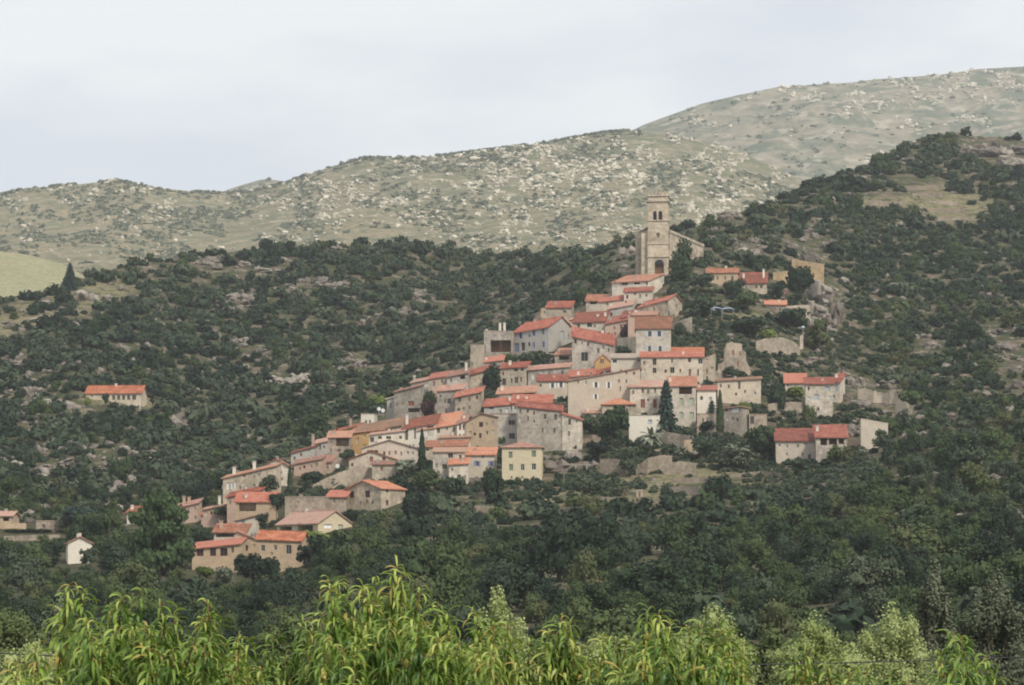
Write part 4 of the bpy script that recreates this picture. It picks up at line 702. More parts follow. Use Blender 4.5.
wall_run('ruined_wall', 'thin standing wall stub left of the white-topped post under the cliff', [(800, 336, 349), (803, 334.5, 349)], 1.2, 'stone2', 'ruin', .2)
wall_run('ruined_wall', 'thin square wall stub under the cliff, right of the other stub', [(809.5, 337, 347), (814, 337, 347)], 1.2, 'stone2', 'ruin', .2)
wall_run('terrace_wall', 'grey retaining wall with gardens left of the white gabled house', [(4, 536, 541), (30, 535, 541), (60, 534.5, 540)], .6, 'stone')
wall_run('terrace_wall', 'pale low wall between hedge and gate at the far left', [(6, 524, 532), (26, 523, 531)], .5, 'tan')
wall_run('terrace_wall', 'long low field wall at far left below the hedge', [(-10, 563, 568), (20, 563, 568)], .6, 'stone', rough=.8)
for i, (x0, x1, yy) in enumerate([(912, 942, 195), (922, 958, 203), (930, 966, 211), (938, 975, 219), (868, 905, 203), (905, 940, 188)]):
    wall_run('terrace_wall', 'low dry stone terrace line on the sunny field near the right hilltop', [(x0, yy-2.0, yy), ((x0+x1)/2, yy-2.4, yy+.6), (x1, yy-1.8, yy+.4)], .6, 'drywall', rough=.9, group='terrace lines on the right hilltop field')
wall_run('terrace_wall', 'broken dry stone wall between the weathered facade and the garden hut', [(600, 488, 494), (615, 487, 494), (630, 489, 495)], .6, 'drywall', rough=1.6)
wall_run('terrace_wall', 'crumbling dry wall below the dark rounded rock in the lower garden', [(575, 497, 502), (600, 496, 502), (622, 498, 503)], .6, 'drywall', rough=1.6)
wall_run('terrace_wall', 'crumbling terrace line left of the lone very dark oak', [(655, 501, 506), (680, 499, 505), (702, 500, 506)], .6, 'drywall', rough=1.6)
wall_run('terrace_wall', 'dry stone terrace wall under the dark oval tree by the yellow house', [(455, 507, 513), (480, 505, 512), (502, 507, 513)], .6, 'drywall', rough=1.6)
# pergola
p, s = spot(565, 472); rt = tag(empty('pergola', p), 'pale framed pergola under the rocks right of the square yellow house', 'pergola')
for i in range(3): MB().box(-.12+i*2.6, .12+i*2.6, -.1, .1, -1, 1.7).build('post', M['grey'], rt)
MB().box(-.4, 6.2, -.15, .15, 1.7, 1.9).build('beam', M['grey'], rt)
MB().box(-.4, 6.2, 2.3, 2.6, 1.72, 1.92).build('beam', M['grey'], rt)
sl_ = MB()
for i in range(8): sl_.box(-.2+i*.8, -.08+i*.8, -.5, 2.8, 1.93, 2.03)
sl_.build('slats', M['grey'], rt)
# tarpaulin shelters right of the church
for (x, y, lab) in ((716, 314, 'blue and white canopy under the trees below the church, left one'), (728, 314.5, 'blue and white canopy under the trees below the church, right one')):
    p, s = spot(x, y); rt = tag(empty('canopy', p), lab, 'canopy')
    cv = MB(); n = 6
    for i in range(n): a0, a1 = -1.6+3.4*i/n, -1.6+3.4*(i+1)/n; z = lambda a: 2.1-.22*(a)**2*.6; cv.prism([(a0, -1.3, z(a0)), (a1, -1.3, z(a1)), (a1, 1.3, z(a1)+.5), (a0, 1.3, z(a0)+.5)], [(a0, -1.3, z(a0)+.06), (a1, -1.3, z(a1)+.06), (a1, 1.3, z(a1)+.56), (a0, 1.3, z(a0)+.56)])
    cv.build('cloth', M['lavender'], rt)
    for (a, b) in ((-1.5, -1.2), (1.6, -1.2), (-1.5, 1.2), (1.6, 1.2)): MB().tube([(a, b, -1), (a, b, 1.8)], .05).build('pole', M['metal'], rt)
# satellite dishes
DISH = [(260.5, 485, 'white satellite dish on the stepped red roofs at lower left'), (379, 409, 'white satellite dish on the roof terrace, left of two'), (383, 410.5, 'white satellite dish on the roof terrace, right of two'), (337.5, 466, 'white satellite dish beside the low brown pink roof'), (358, 461, 'white satellite dish on the red shuttered gabled house')]
for (x, y, lab) in DISH:
    p, s = spot(x, y+6); D = p.y-2; s = D/F; rt = tag(empty('satellite_dish', ((x-CX)*s, D, (HY-y)*s)), lab, 'satellite dish')
    a = [(math.cos(t)*.55, -.1, math.sin(t)*.55) for t in [2*math.pi*k/14 for k in range(14)]]
    MB().prism(a, [(v[0]*.5, .15, v[2]*.5) for v in a]).build('dish', M['wht'], rt); MB().tube([(0, .1, 0), (0, .3, -.5), (0, .3, -2.5)], .05).build('mast', M['metal'], rt)
p, s = spot(803, 349); rt = tag(empty('post', p), 'slender post with a pale blue-white lamp head under the cliff', 'lamp post')
MB().tube([(0, 0, -1), (0, 0, 6)], .09).build('pole', M['metal'], rt); MB().tube([(0, 0, 5.9), (0, 0, 6.2), (0, 0, 6.7)], [.15, .6, .35], 10).build('lamp_head', M['paleblue'], rt)
p, s = spot(639.5, 496); MB().box(-1.1, 1.1, -1, 1, -1, 2.1).prism([(-1.3, -1.2, 2.1), (1.3, -1.2, 2.1), (1.3, 1.2, 2.1), (-1.3, 1.2, 2.1)], [(-1.3, -1.2, 2.2), (1.3, -1.2, 2.2), (1.3, 1.2, 2.5), (-1.3, 1.2, 2.5)])
hb = MB().box(-1.1, 1.1, -1, 1, -1, 2.1).build('garden_hut', M['stone'], None, p); hb.scale = (.65, .65, .65); tag(hb, 'small pale stone garden hut in the dry terraces below the village', 'hut')
MB().prism([(-1.3, -1.2, 2.12), (1.3, -1.2, 2.12), (1.3, 1.2, 2.12), (-1.3, 1.2, 2.12)], [(-1.3, -1.2, 2.25), (1.3, -1.2, 2.25), (1.3, 1.2, 2.6), (-1.3, 1.2, 2.6)]).build('roof', M['greyroof'], hb)
MB().box(-.35, .35, -1.04, -.97, 0, 1.7).build('door', M['wood'], hb)
RECTS.append((635, 644, 487, 497, p.y))
# ------------------------------------------------------------------ rocks
from mathutils import noise as mn
def hull(seed, n=16, sq=(1, 1, 1)):
    import bmesh
    r = random.Random(seed); bm = bmesh.new()
    for _ in range(n):
        v = Vector((r.gauss(0, 1), r.gauss(0, 1), r.gauss(0, 1))).normalized()*r.uniform(.8, 1.05); bm.verts.new((v.x*sq[0], v.y*sq[1], v.z*sq[2]))
    res = bmesh.ops.convex_hull(bm, input=bm.verts); bmesh.ops.delete(bm, geom=[g for g in res['geom_interior'] if isinstance(g, bmesh.types.BMVert)], context='VERTS')
    bmesh.ops.triangulate(bm, faces=bm.faces[:]); bm.verts.index_update()
    v = np.array([x.co[:] for x in bm.verts]); f = np.array([[x.index for x in q.verts] for q in bm.faces]); bm.free(); return v, f
HULLS = [hull(i, 15+i % 5, (1, 1, .8)) for i in range(8)]
def outcrop_geo(seed, k=7, tall=1.0):
    r = random.Random(seed); V_, F_, n = [], [], 0
    for i in range(k):
        v, f = HULLS[r.randrange(8)]; s = r.uniform(.3, .62) if i else .7
        a = r.uniform(0, 6.28); R_ = np.array([[math.cos(a), -math.sin(a), 0], [math.sin(a), math.cos(a), 0], [0, 0, 1]])
        o = np.array([r.uniform(-.75, .75) if i else 0, r.uniform(-.4, .4) if i else 0, r.uniform(-.2, .35)*tall if i else 0]); sc = np.array([s*r.uniform(.8, 1.3), s, s*r.uniform(.7, 1.3)*tall])
        V_.append((v*sc) @ R_.T + o); F_.append(f+n); n += len(v)
    return np.concatenate(V_), np.concatenate(F_)
ROCKM = [mesh_np('boulder', *outcrop_geo(50+i, 3+i % 3), M['rock']) for i in range(8)]
FROCK = [mesh_np('boulder', *outcrop_geo(80+i, 2+i % 3, .9), M['farrock']) for i in range(8)]
BIG = [mesh_np('outcrop', *outcrop_geo(20+i, 16, 1.1), M['rock']) for i in range(6)]
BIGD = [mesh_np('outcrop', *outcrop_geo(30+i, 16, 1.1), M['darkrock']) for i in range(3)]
OUT = [  # column, base row, width px, height px, label, dark
 (730, 219, 26, 14, 'pointed rock outcrop on the skyline just right of the church', 1), (808, 262, 22, 20, 'grey rocky knob above the tan castle wall', 0), (790, 250, 16, 12, 'small rock shelf left of the rocky knob above the castle', 0),
 (818, 322, 22, 30, 'cliff buttress under the tan castle wall, upper block', 0), (829, 330, 14, 26, 'cliff buttress under the castle, right slab', 1), (832, 334, 12, 14, 'foot of the cliff under the castle', 0), (812, 300, 14, 14, 'rock shelf directly beneath the castle wall', 0),
 (822, 306, 20, 34, 'tall craggy cliff face under the castle wall', 0), (838, 322, 12, 30, 'leaning cliff slab at the outer edge of the castle rock', 1), (814, 330, 14, 24, 'pale cliff foot left of the leaning slab', 0), (880, 400, 22, 12, 'pale rocks in front of the upper broken rampart', 0), (905, 420, 18, 10, 'pale rocks beneath the lower rampart fragment', 0), (845, 402, 16, 12, 'rough rocks between the red roof wing and the rocky shoulder', 0),
 (972, 152, 26, 13, 'tan rock ledge at the left end of the right hilltop crags', 0), (990, 148, 26, 12, 'upper rock tier of the right hilltop crags', 0), (1004, 158, 26, 15, 'jagged granite block in the middle of the right hilltop crags', 0), (1018, 154, 24, 14, 'pale rock tier at the far right of the hilltop crags', 0), (800, 452, 14, 8, 'small rocks beneath the white walled terrace house', 0),
 (985, 157, 36, 14, 'broad pale rock outcrop near the right hilltop', 0), (1008, 166, 34, 18, 'massive granite outcrop at the right edge near the hilltop', 0), (962, 152, 18, 7, 'low rock ledge left of the hilltop outcrop', 0), (858, 181, 18, 8, 'small rocks on the right skyline slope', 0),
 (930, 353, 22, 12, 'pale rock slab in scrub on the right slope', 0), (1008, 352, 26, 14, 'jumbled pale boulders at right edge above the ravine', 0), (1015, 372, 20, 14, 'lower jumbled boulders at the right edge', 0), (992, 340, 14, 8, 'pale wedge rock left of the right edge boulders', 0), (1018, 388, 16, 14, 'tall pale rock at the right edge under the boulders', 0),
 (857, 389, 18, 16, 'squared rock block on top of the rocky shoulder', 0), (846, 380, 10, 14, 'upright rock pinnacle beside the rocky shoulder block', 0), (840, 372, 14, 8, 'rock step above the long red roof', 0), (862, 408, 26, 14, 'tan rock face below the rampart ruin', 0),
 (852, 438, 26, 22, 'dark rounded rock between the terrace house and sloping cream building', 1), (872, 421, 18, 8, 'flat rock above the sloping cream building', 1), (810, 362, 22, 10, 'low rocks on the slope under the castle cliff', 0),
 (556, 474, 28, 20, 'big rounded grey rock right of the square yellow house', 1), (575, 461, 20, 18, 'tan rock spur under the pale stone house', 0), (590, 470, 16, 14, 'dark rock right of the pergola spur', 1), (545, 462, 14, 12, 'small rock above the big rounded grey rock', 1),
 (244, 268, 14, 9, 'pale boulder pile on the left ridge, leftmost', 0), (262, 272, 20, 9, 'reddish boulder pile on the left ridge', 0), (286, 262, 18, 8, 'pale boulder group high on the left ridge', 0), (208, 268, 16, 8, 'small pale rocks under the left skyline', 0), (225, 306, 22, 7, 'tilted pale rock slab on the left hillside', 0),
 (320, 290, 24, 8, 'pale rock slab in the middle of the left hillside', 0), (345, 286, 14, 8, 'rocks right of the mid hillside slab', 0), (628, 258, 18, 18, 'grey rock face left of the church', 1), (622, 272, 18, 12, 'lower rock left of the church above the orange roof', 0), (745, 250, 12, 10, 'curved pale rock slab behind the red roof by the church', 0),
 (875, 300, 12, 5, 'thin pale rock streak on the right slope', 0), (862, 283, 14, 4, 'low rock ledge right of the cliff', 0), (898, 262, 14, 5, 'small ledge under the hilltop field', 0), (70, 465, 26, 7, 'brown rocky bank on the lower left hillside', 0), (155, 493, 14, 5, 'pale stone beside the small orange roofed cottage', 0),
 (445, 492, 20, 8, 'stony bank below the cypress house', 0), (478, 486, 18, 14, 'pale scree bank under the blue shuttered house', 0), (700, 456, 18, 8, 'rocky bank by the small pale wall pier', 0), (600, 494, 16, 5, 'pale rocks in the dry garden', 0), (700, 500, 18, 6, 'bleached stones under the dark reddish dry wall', 0)]
for (x, y, wd, ht, lab, dk) in OUT:
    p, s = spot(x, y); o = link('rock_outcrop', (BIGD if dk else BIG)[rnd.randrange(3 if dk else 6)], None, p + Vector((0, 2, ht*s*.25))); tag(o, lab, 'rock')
    o.scale = (wd*s*.5/1.05, max(wd, ht)*s*.4, ht*s*.62); o.rotation_euler = (0, 0, rnd.uniform(-.5, .5))
    if ht >= 12: RECTS.append((x-wd*.4, x+wd*.4, y-ht, y-2, p.y))
def merge(lib, items):
    """items: (lib index, x, y, z, sx, sy, sz, rot, tint) -> one merged vertex/face/tint set"""
    Vs, Fs, Ts, n = [], [], [], 0
    for k in range(len(lib)):
        it = [i for i in items if i[0] == k]
        if not it: continue
        a = np.array([i[1:] for i in it], float); v, f = lib[k]; c, s = np.cos(a[:, 6]), np.sin(a[:, 6])
        vx = v[None, :, 0]*a[:, 3:4]; vy = v[None, :, 1]*a[:, 4:5]; vz = v[None, :, 2]*a[:, 5:6]
        X = vx*c[:, None]-vy*s[:, None]+a[:, 0:1]; Y = vx*s[:, None]+vy*c[:, None]+a[:, 1:2]; Z = vz+a[:, 2:3]
        Vs.append(np.stack([X, Y, Z], -1).reshape(-1, 3)); Ts.append(np.repeat(a[:, 7], len(v))); m = len(a)
        Fs.append((f[None]+(np.arange(m)*len(v))[:, None, None]+n).reshape(-1, f.shape[1])); n += m*len(v)
    return np.concatenate(Vs), np.concatenate(Fs), np.concatenate(Ts)
def blocked(px, py, top, r, D, slack=3):
    for (x0, x1, yt, yb, d) in RECTS:
        if px+r > x0 and px-r < x1:
            if py >= yb-1:
                if top < yb-slack and top < yb: return True
            elif py > yb-(9 if d > 0 else 9): return True
    return False
# loose boulders on the near hills: kept to the open stony patches
items = []
cand_r = random.Random(3)
tries = 0
while len(items) < 2900 and tries < 90000:
    tries += 1; x = cand_r.uniform(-60, 1090); y = cand_r.uniform(skyline(x)+3, 530)
    o = float(opening(np.array(x), np.array(y))); n = float(fbm(np.array(x/22), np.array(y/11), 3, 77))
    if not (o < 1.6 or n > .56 or cand_r.random() < .05): continue
    if 160 < x < 880 and y > 260 and o > 2 and cand_r.random() < .7: continue
    if (400 < x < 830 and y > 440 or x < 150 and y < 345) and cand_r.random() < .8: continue
    r = cand_r.choice([.5, .7, .9, 1.3, 1.9, 2.6] if not (400 < x < 830 and y > 430) else [.4, .5, .7, .9])*(1.2 if o < 1 else .9); p, s = spot(x, y); rp = r/s
    if blocked(x, y, y-rp, rp, p.y): continue
    items.append((r/s, x, y, p, r))
items.sort(key=lambda t: -t[0])
for (_, x, y, p, r) in items[:150]:
    o = link('boulder', ROCKM[cand_r.randrange(8)], None, p + Vector((0, 0, r*.1))); o.scale = (r*cand_r.uniform(.8, 1.3), r, r*cand_r.uniform(.7, 1.1)); o.rotation_euler = (0, 0, cand_r.uniform(0, 6))
    tag(o, 'weathered tan granite boulder lying in the scrub of the near hills', 'boulder', 'boulders on the near hills')
lib = [outcrop_geo(50+i, 2) for i in range(6)]
v, f, t_ = merge(lib, [(cand_r.randrange(6), p.x, p.y, p.z+r*.1, r*cand_r.uniform(.8, 1.3), r, r*cand_r.uniform(.7, 1.1), cand_r.uniform(0, 6), 0) for (_, x, y, p, r) in items[150:]])
tag(link('boulders', mesh_np('boulders', v, f, M['rock'])), 'countless small stones and boulders between the bushes', 'boulders', kind='stuff')
# far boulders on the rocky mountain and along the top of the high mountain
items = []; tries = 0
while len(items) < 6500 and tries < 150000:
    tries += 1
    if cand_r.random() < .80:
        x = cand_r.uniform(-40, 860); t = cand_r.random()**.8; X, Y, Z = farspot('rocky_mountain', x, t); y = HY-Z/Y*F
        if y > 262 or y > skyline(x)+6: continue
        k = 1.0 if x > 260 else .55
        k *= np.exp(-max(0, (y-(205 if x > 400 else 195)))/38.0); n = .55*float(fbm(np.array(x/34), np.array(y/17), 3, 61))+.45*float(vnoise(np.array(x/6), np.array(y/4), 62))
        if x < 260: k *= 1.0 if y < 212 else .35
        if x > 640 and y < 150+0*x: k *= .6
        if n < .60-.09*k or cand_r.random() > k+.1: continue
    else:
        x = cand_r.uniform(640, 1060); t = cand_r.uniform(.35, 1); X, Y, Z = farspot('high_mountain', x, t); y = HY-Z/Y*F
        n = float(fbm(np.array(x/24), np.array(y/9), 4, 91))
        band = (x > 845 and y < 106 and n > .36 and float(vnoise(np.array(x/7), np.array(y/4), 63)) > .5) or (y-(104+(x-842)*.33) < 9 and y-(104+(x-842)*.33) > -5 and 780 < x < 930 and n > .5) or n > .68
        if not band: continue
    r = cand_r.choice([1.0, 1.3, 1.6, 2.1, 2.8, 4.0])*(Y/3000)*cand_r.uniform(.7, 1.2)
    items.append((r*F/Y, x, y, Vector((X, Y, Z)), r))
items.sort(key=lambda t: -t[0])
for (_, x, y, p, r) in items[:150]:
    o = link('boulder', FROCK[cand_r.randrange(8)], None, p + Vector((0, 0, r*.2))); o.scale = (r*cand_r.uniform(.8, 1.4), r, r*cand_r.uniform(.7, 1.3)); o.rotation_euler = (0, 0, cand_r.uniform(0, 6))
    tag(o, 'pale sunlit granite boulder on the distant mountain slopes', 'boulder', 'pale boulders on the distant mountains')
v, f, t_ = merge(lib, [(cand_r.randrange(6), p.x, p.y, p.z+r*.2, r*cand_r.uniform(.8, 1.5), r, r*cand_r.uniform(.7, 1.3), cand_r.uniform(0, 6), 0) for (_, x, y, p, r) in items[150:]])
tag(link('distant_boulders', mesh_np('distant_boulders', v, f, M['farrock'])), 'thousands of pale boulders scattered over the distant mountains', 'boulders', kind='stuff')
# ------------------------------------------------------------------ foliage
def cards(P, Nn, size, r):
    """irregular leaf clump quads at P facing roughly Nn"""
    n = len(P); Nn = Nn/np.linalg.norm(Nn, axis=1, keepdims=True); a = np.cross(Nn, r.normal(size=(n, 3))); a /= np.linalg.norm(a, axis=1, keepdims=True)+1e-9; b = np.cross(Nn, a)
    s = np.asarray(size).reshape(-1, 1)*r.uniform(.6, 1.25, (n, 1)); vs = []
    for (u, v) in ((-1, -.3), (.1, -1), (1, .25), (-.15, 1)):
        vs.append(P + a*s*(u+r.uniform(-.25, .25, (n, 1))) + b*s*(v+r.uniform(-.25, .25, (n, 1))) + Nn*s*r.uniform(-.25, .25, (n, 1)))
    V_ = np.stack(vs, 1).reshape(-1, 3); return V_, np.arange(4*n).reshape(n, 4)
ICO = None
def blob(c, rad, seed):
    """low core that closes the middle of a crown"""
    v, f = hull(seed, 22); return v*np.array(rad)+np.array(c), f
def crown(seed, lobes, n, size, core=.72, up=.35):
    """lobes: (x,y,z,rx,ry,rz); clumps of leaves through the outer half of every lobe"""
    r = np.random.default_rng(seed); vol = np.array([l[3]*l[5] for l in lobes])**1.0; cnt = np.maximum(4, (n*vol/vol.sum()).astype(int)); Ps, Ns = [], []
    for l, c in zip(lobes, cnt):
        d = r.normal(size=(c, 3)); d /= np.linalg.norm(d, axis=1, keepdims=True); rr = r.uniform(.62, 1.12, (c, 1))
        Ps.append(np.array(l[:3])+d*rr*np.array(l[3:6])); Ns.append(d*1.0+r.normal(size=(c, 3))*.55+np.array([0, 0, up]))
    P = np.concatenate(Ps); Nn = np.concatenate(Ns); v, f = cards(P, Nn, size, r); V_, n0 = [v], len(v); F4 = f; F3 = []
    for i, l in enumerate(lobes):
        bv, bf = blob(l[:3], [x*core for x in l[3:6]], seed*31+i); V_.append(bv); F3.append(bf+n0); n0 += len(bv)
    F3 = np.concatenate(F3); F3q = F3
    return np.concatenate(V_), F4, F3q
def tri2quad(geo):   # keep one face width for the merger: triangles become degenerate-free pairs of 3 corners
    v, f4, f3 = geo; t = np.concatenate([f4[:, [0, 1, 2]], f4[:, [0, 2, 3]], f3]); return v, t
def bush_lobes(seed, k=5, flat_=.62):
    r = random.Random(seed); L = [(0, 0, .42, .72, .72, .5)]
    for i in range(k):
        a = r.uniform(0, 6.28); q = r.uniform(.25, .62); s = r.uniform(.3, .5); L.append((math.cos(a)*q, math.sin(a)*q, r.uniform(.3, .85)*flat_*1.3, s, s, s*.85))
    return L
def tree_lobes(seed, k=8, z0=.55):
    r = random.Random(seed); L = [(0, 0, z0+.35, .55, .55, .42)]
    for i in range(k):
        a = r.uniform(0, 6.28); q = r.uniform(.25, .68); s = r.uniform(.24, .44); L.append((math.cos(a)*q, math.sin(a)*q, z0+r.uniform(-.12, .78), s, s, s*.8))
    return L
BUSHG = [crown(100+i, bush_lobes(i, 4+i % 4), 210, .15) for i in range(8)]
TREEG = [crown(200+i, tree_lobes(40+i, 7+i % 4, .38), 620, .072, core=.66) for i in range(8)]
def mg(name, g, m, smooth=False): return mesh_np(name, g[0], [g[1], g[2]], m)
BUSHM = [mg('evergreen_bush', g, M['bush']) for g in BUSHG]; BUSHM2 = [mg('leafy_bush', g, M['tree']) for g in BUSHG]
TREEH = [crown(500+i, tree_lobes(60+i, 9+i % 4, .38), 1700, .048, core=.66) for i in range(8)]
TREEM = [mg('oak_crown', g, M['tree']) for g in TREEH]; TREEM2 = [mg('holm_crown', g, M['bush']) for g in TREEH]
def trunk_mesh(seed, h=.75, r0=.07, m='bark', limbs=4):
    r = random.Random(seed); mb = MB(); top_ = (r.uniform(-.06, .06), r.uniform(-.06, .06), h); mb.tube([(0, 0, -.3), (r.uniform(-.04, .04), 0, h*.45), top_], [r0, r0*.75, r0*.4], 6)
    for i in range(limbs):
        a = r.uniform(0, 6.28); z = r.uniform(.35, .75)*h; mb.tube([(0, 0, z), (math.cos(a)*.2, math.sin(a)*.2, z+.2), (math.cos(a)*.42, math.sin(a)*.42, z+.42)], [r0*.5, r0*.35, r0*.15], 5)
    me = bpy.data.meshes.new('trunk'); me.from_pydata(mb.v, [], mb.f); me.materials.append(M[m]); me.update(); return me
TRM = [trunk_mesh(i) for i in range(4)]
POLE = bpy.data.meshes.new('trunk'); mb = MB().tube([(0, 0, -.15), (0, 0, .45), (0, 0, .7)], [.035, .028, .012], 7); POLE.from_pydata(mb.v, [], mb.f); POLE.materials.append(M['bark'])
# candidate plants over the near ground
vr = random.Random(11); cells = {}; PL = []
def far_enough(x, y, rx, ry):
    ci, cj = int(x//16), int(y//10)
    for i in range(ci-2, ci+3):
        for j in range(cj-2, cj+3):
            for (a, b, ra, rb_) in cells.get((i, j), ()):
                if ((x-a)/((rx+ra)*.5))**2 + ((y-b)/((ry+rb_)*.5))**2 < 1: return False
    cells.setdefault((ci, cj), []).append((x, y, rx, ry)); return True
KEEP = []      # picture areas kept for hand-placed plants and open walls: x0, x1, y0, y1
for _ in range(110000):
    x = vr.uniform(-110, 1135); y = vr.uniform(float(skyline(x))+.5, 668); D = float(dist(x, y)); s = D/F
    woods = y > 450+25*math.sin(x/90) and not (400 < x < 820 and y < 535) or (x > 850 and y > 400)
    low = y > 500+45*math.exp(-((x-600)/200)**4) or (x > 880 and y > 430) or (x < 230 and y > 480)
    n = float(fbm(np.array(x/26), np.array(y/14), 3, 55)); n2 = float(fbm(np.array(x/60), np.array(y/40), 2, 23)); o = float(opening(np.array(x), np.array(y)))
    if o < 1 and vr.random() > .10: continue
    if o < 1.7 and vr.random() > .5: continue
    if not woods and n > .59 and vr.random() > .3: continue
    if not woods and x < 480 and n > .51 and vr.random() > .42: continue
    invil = 200 < x < 860 and 270 < y < 500 and y > 560-.58*(x-170) and x < 860
    if low and vr.random() < .8: r = vr.choice([2.0, 2.7, 3.4, 4.2, 5.2, 6.0])*vr.uniform(.9, 1.1); kind = 't'
    elif invil: r = vr.uniform(.9, 1.9); kind = 'b'
    else: r = vr.choice([1.5, 2.1, 2.7, 3.3, 4.1, 5.0])*vr.uniform(.85, 1.15); kind = 'b'
    if x > 850 and y < 430 and vr.random() < .3: kind = 't'; r *= .9
    if kind == 'b' and not invil and vr.random() < .07: kind = 't'; r = vr.uniform(2.2, 3.6)
    rp = r/s; hgt = rp*(1.15 if kind == 'b' else 1.75)
    if blocked(x, y, y-hgt, rp*.8, D, 6 if invil else 3): continue
    if not far_enough(x, y, rp*(1.05 if kind == 'b' else .90), rp*(.48 if kind == 'b' else .50)): continue
    PL.append((rp, x, y, D, r, kind, min(max(n2+vr.uniform(-.42, .42), 0), 1), hgt))
print('plants', len(PL), sum(p[5] == 't' for p in PL))
def place(lst, kind, count):
    lst = sorted([p for p in lst if p[5] == kind], key=lambda p: -p[0]); vis = [p for p in lst if -p[0] < p[1] < 1024+p[0]]; ind = set(id(p) for p in vis[:count]); return [p for p in lst if id(p) in ind], [p for p in lst if id(p) not in ind]
bi, bm_ = place(PL, 'b', 300); ti, tm = place(PL, 't', 295)
def zone(x, y): return 'on the left hillside' if x < 480 and y < 480 else ('on the right hillside' if x > 700 and y < 450 else 'on the slopes below the village')
for (rp, x, y, D, r, k, tint, hgt) in bi:
    X = (x-CX)/F*D; o = link('evergreen_bush', (BUSHM if vr.random() < .75 or x < 480 else BUSHM2)[vr.randrange(8)], None, (X, D, float(ground(X, D))-.25*r)); o.scale = (r*1.05, r, r*vr.uniform(.95, 1.35)); o.rotation_euler = (0, 0, vr.uniform(0, 6.28))
    z = zone(x, y); tag(o, 'rounded dark evergreen bush growing '+z, 'bush', 'evergreen bushes '+z)
for (rp, x, y, D, r, k, tint, hgt) in ti:
    X = (x-CX)/F*D; rt = empty('oak_tree', (X, D, float(ground(X, D))-.2*r)); rt.scale = (r, r, r*vr.uniform(.95, 1.3)); rt.rotation_euler = (0, 0, vr.uniform(0, 6.28))
    link('crown', (TREEM if vr.random() < .7 else TREEM2)[vr.randrange(8)], rt); link('trunk', TRM[vr.randrange(4)], rt)
    z = zone(x, y); tag(rt, 'bushy green oak growing '+z, 'tree', 'oak trees '+z)
def mass(lst, geo, name, m, lab, cat):
    if not lst: return
    lib_ = [tri2quad(g) for g in geo]
    v, f, t_ = merge(lib_, [(vr.randrange(len(lib_)), (x-CX)/F*D, D, float(ground((x-CX)/F*D, D))-.22*r, r*1.05, r, r*vr.uniform(.95, 1.3), vr.uniform(0, 6.28), tint) for (rp, x, y, D, r, k, tint, hgt) in lst])
    tag(link(name, mesh_np(name, v, f, m, {'tint': ('POINT', t_)})), lab, cat, kind='stuff')
mass(bm_, BUSHG, 'scrubland', M['bush_mass'], 'dense low evergreen scrub covering the near hills', 'scrub')
mass(tm, TREEG, 'woodland', M['tree_mass'], 'mixed oak wood filling the valley and ravines', 'woodland')
# far scrub on the mountains
its = []; tries = 0
while len(its) < 8000 and tries < 60000:
    tries += 1; nm = 'rocky_mountain' if vr.random() < .88 else 'high_mountain'
    x = vr.uniform(-40, 1060); t = vr.random(); 
    if nm == 'rocky_mountain' and x > 900: continue
    if nm == 'rocky_mountain' and x > 640 and t > .9: continue
    X, Y, Z = farspot(nm, x, t if nm[0] == 'h' or x > 630 or vr.random() > .12 else 1.0); y = HY-Z/Y*F
    if y > skyline(x)+5: continue
    n = float(fbm(np.array(x/30), np.array(y/12), 3, 66))
    if n < .49 and t < .97: continue
    r = vr.choice([.9, 1.2, 1.6, 2.2, 3.2])*(Y/2600); its.append((vr.randrange(8), X, Y, Z-.3*r, r*1.3, r, r*.95, vr.uniform(0, 6.28), vr.random()))
BF = [tri2quad(crown(300+i, bush_lobes(i, 3), 26, .42)) for i in range(8)]
v, f, t_ = merge(BF, its); tag(link('mountain_scrub', mesh_np('mountain_scrub', v, f, M['farbush'], {'tint': ('POINT', t_)})), 'scattered scrub and small trees on the distant mountains', 'scrub', kind='stuff')
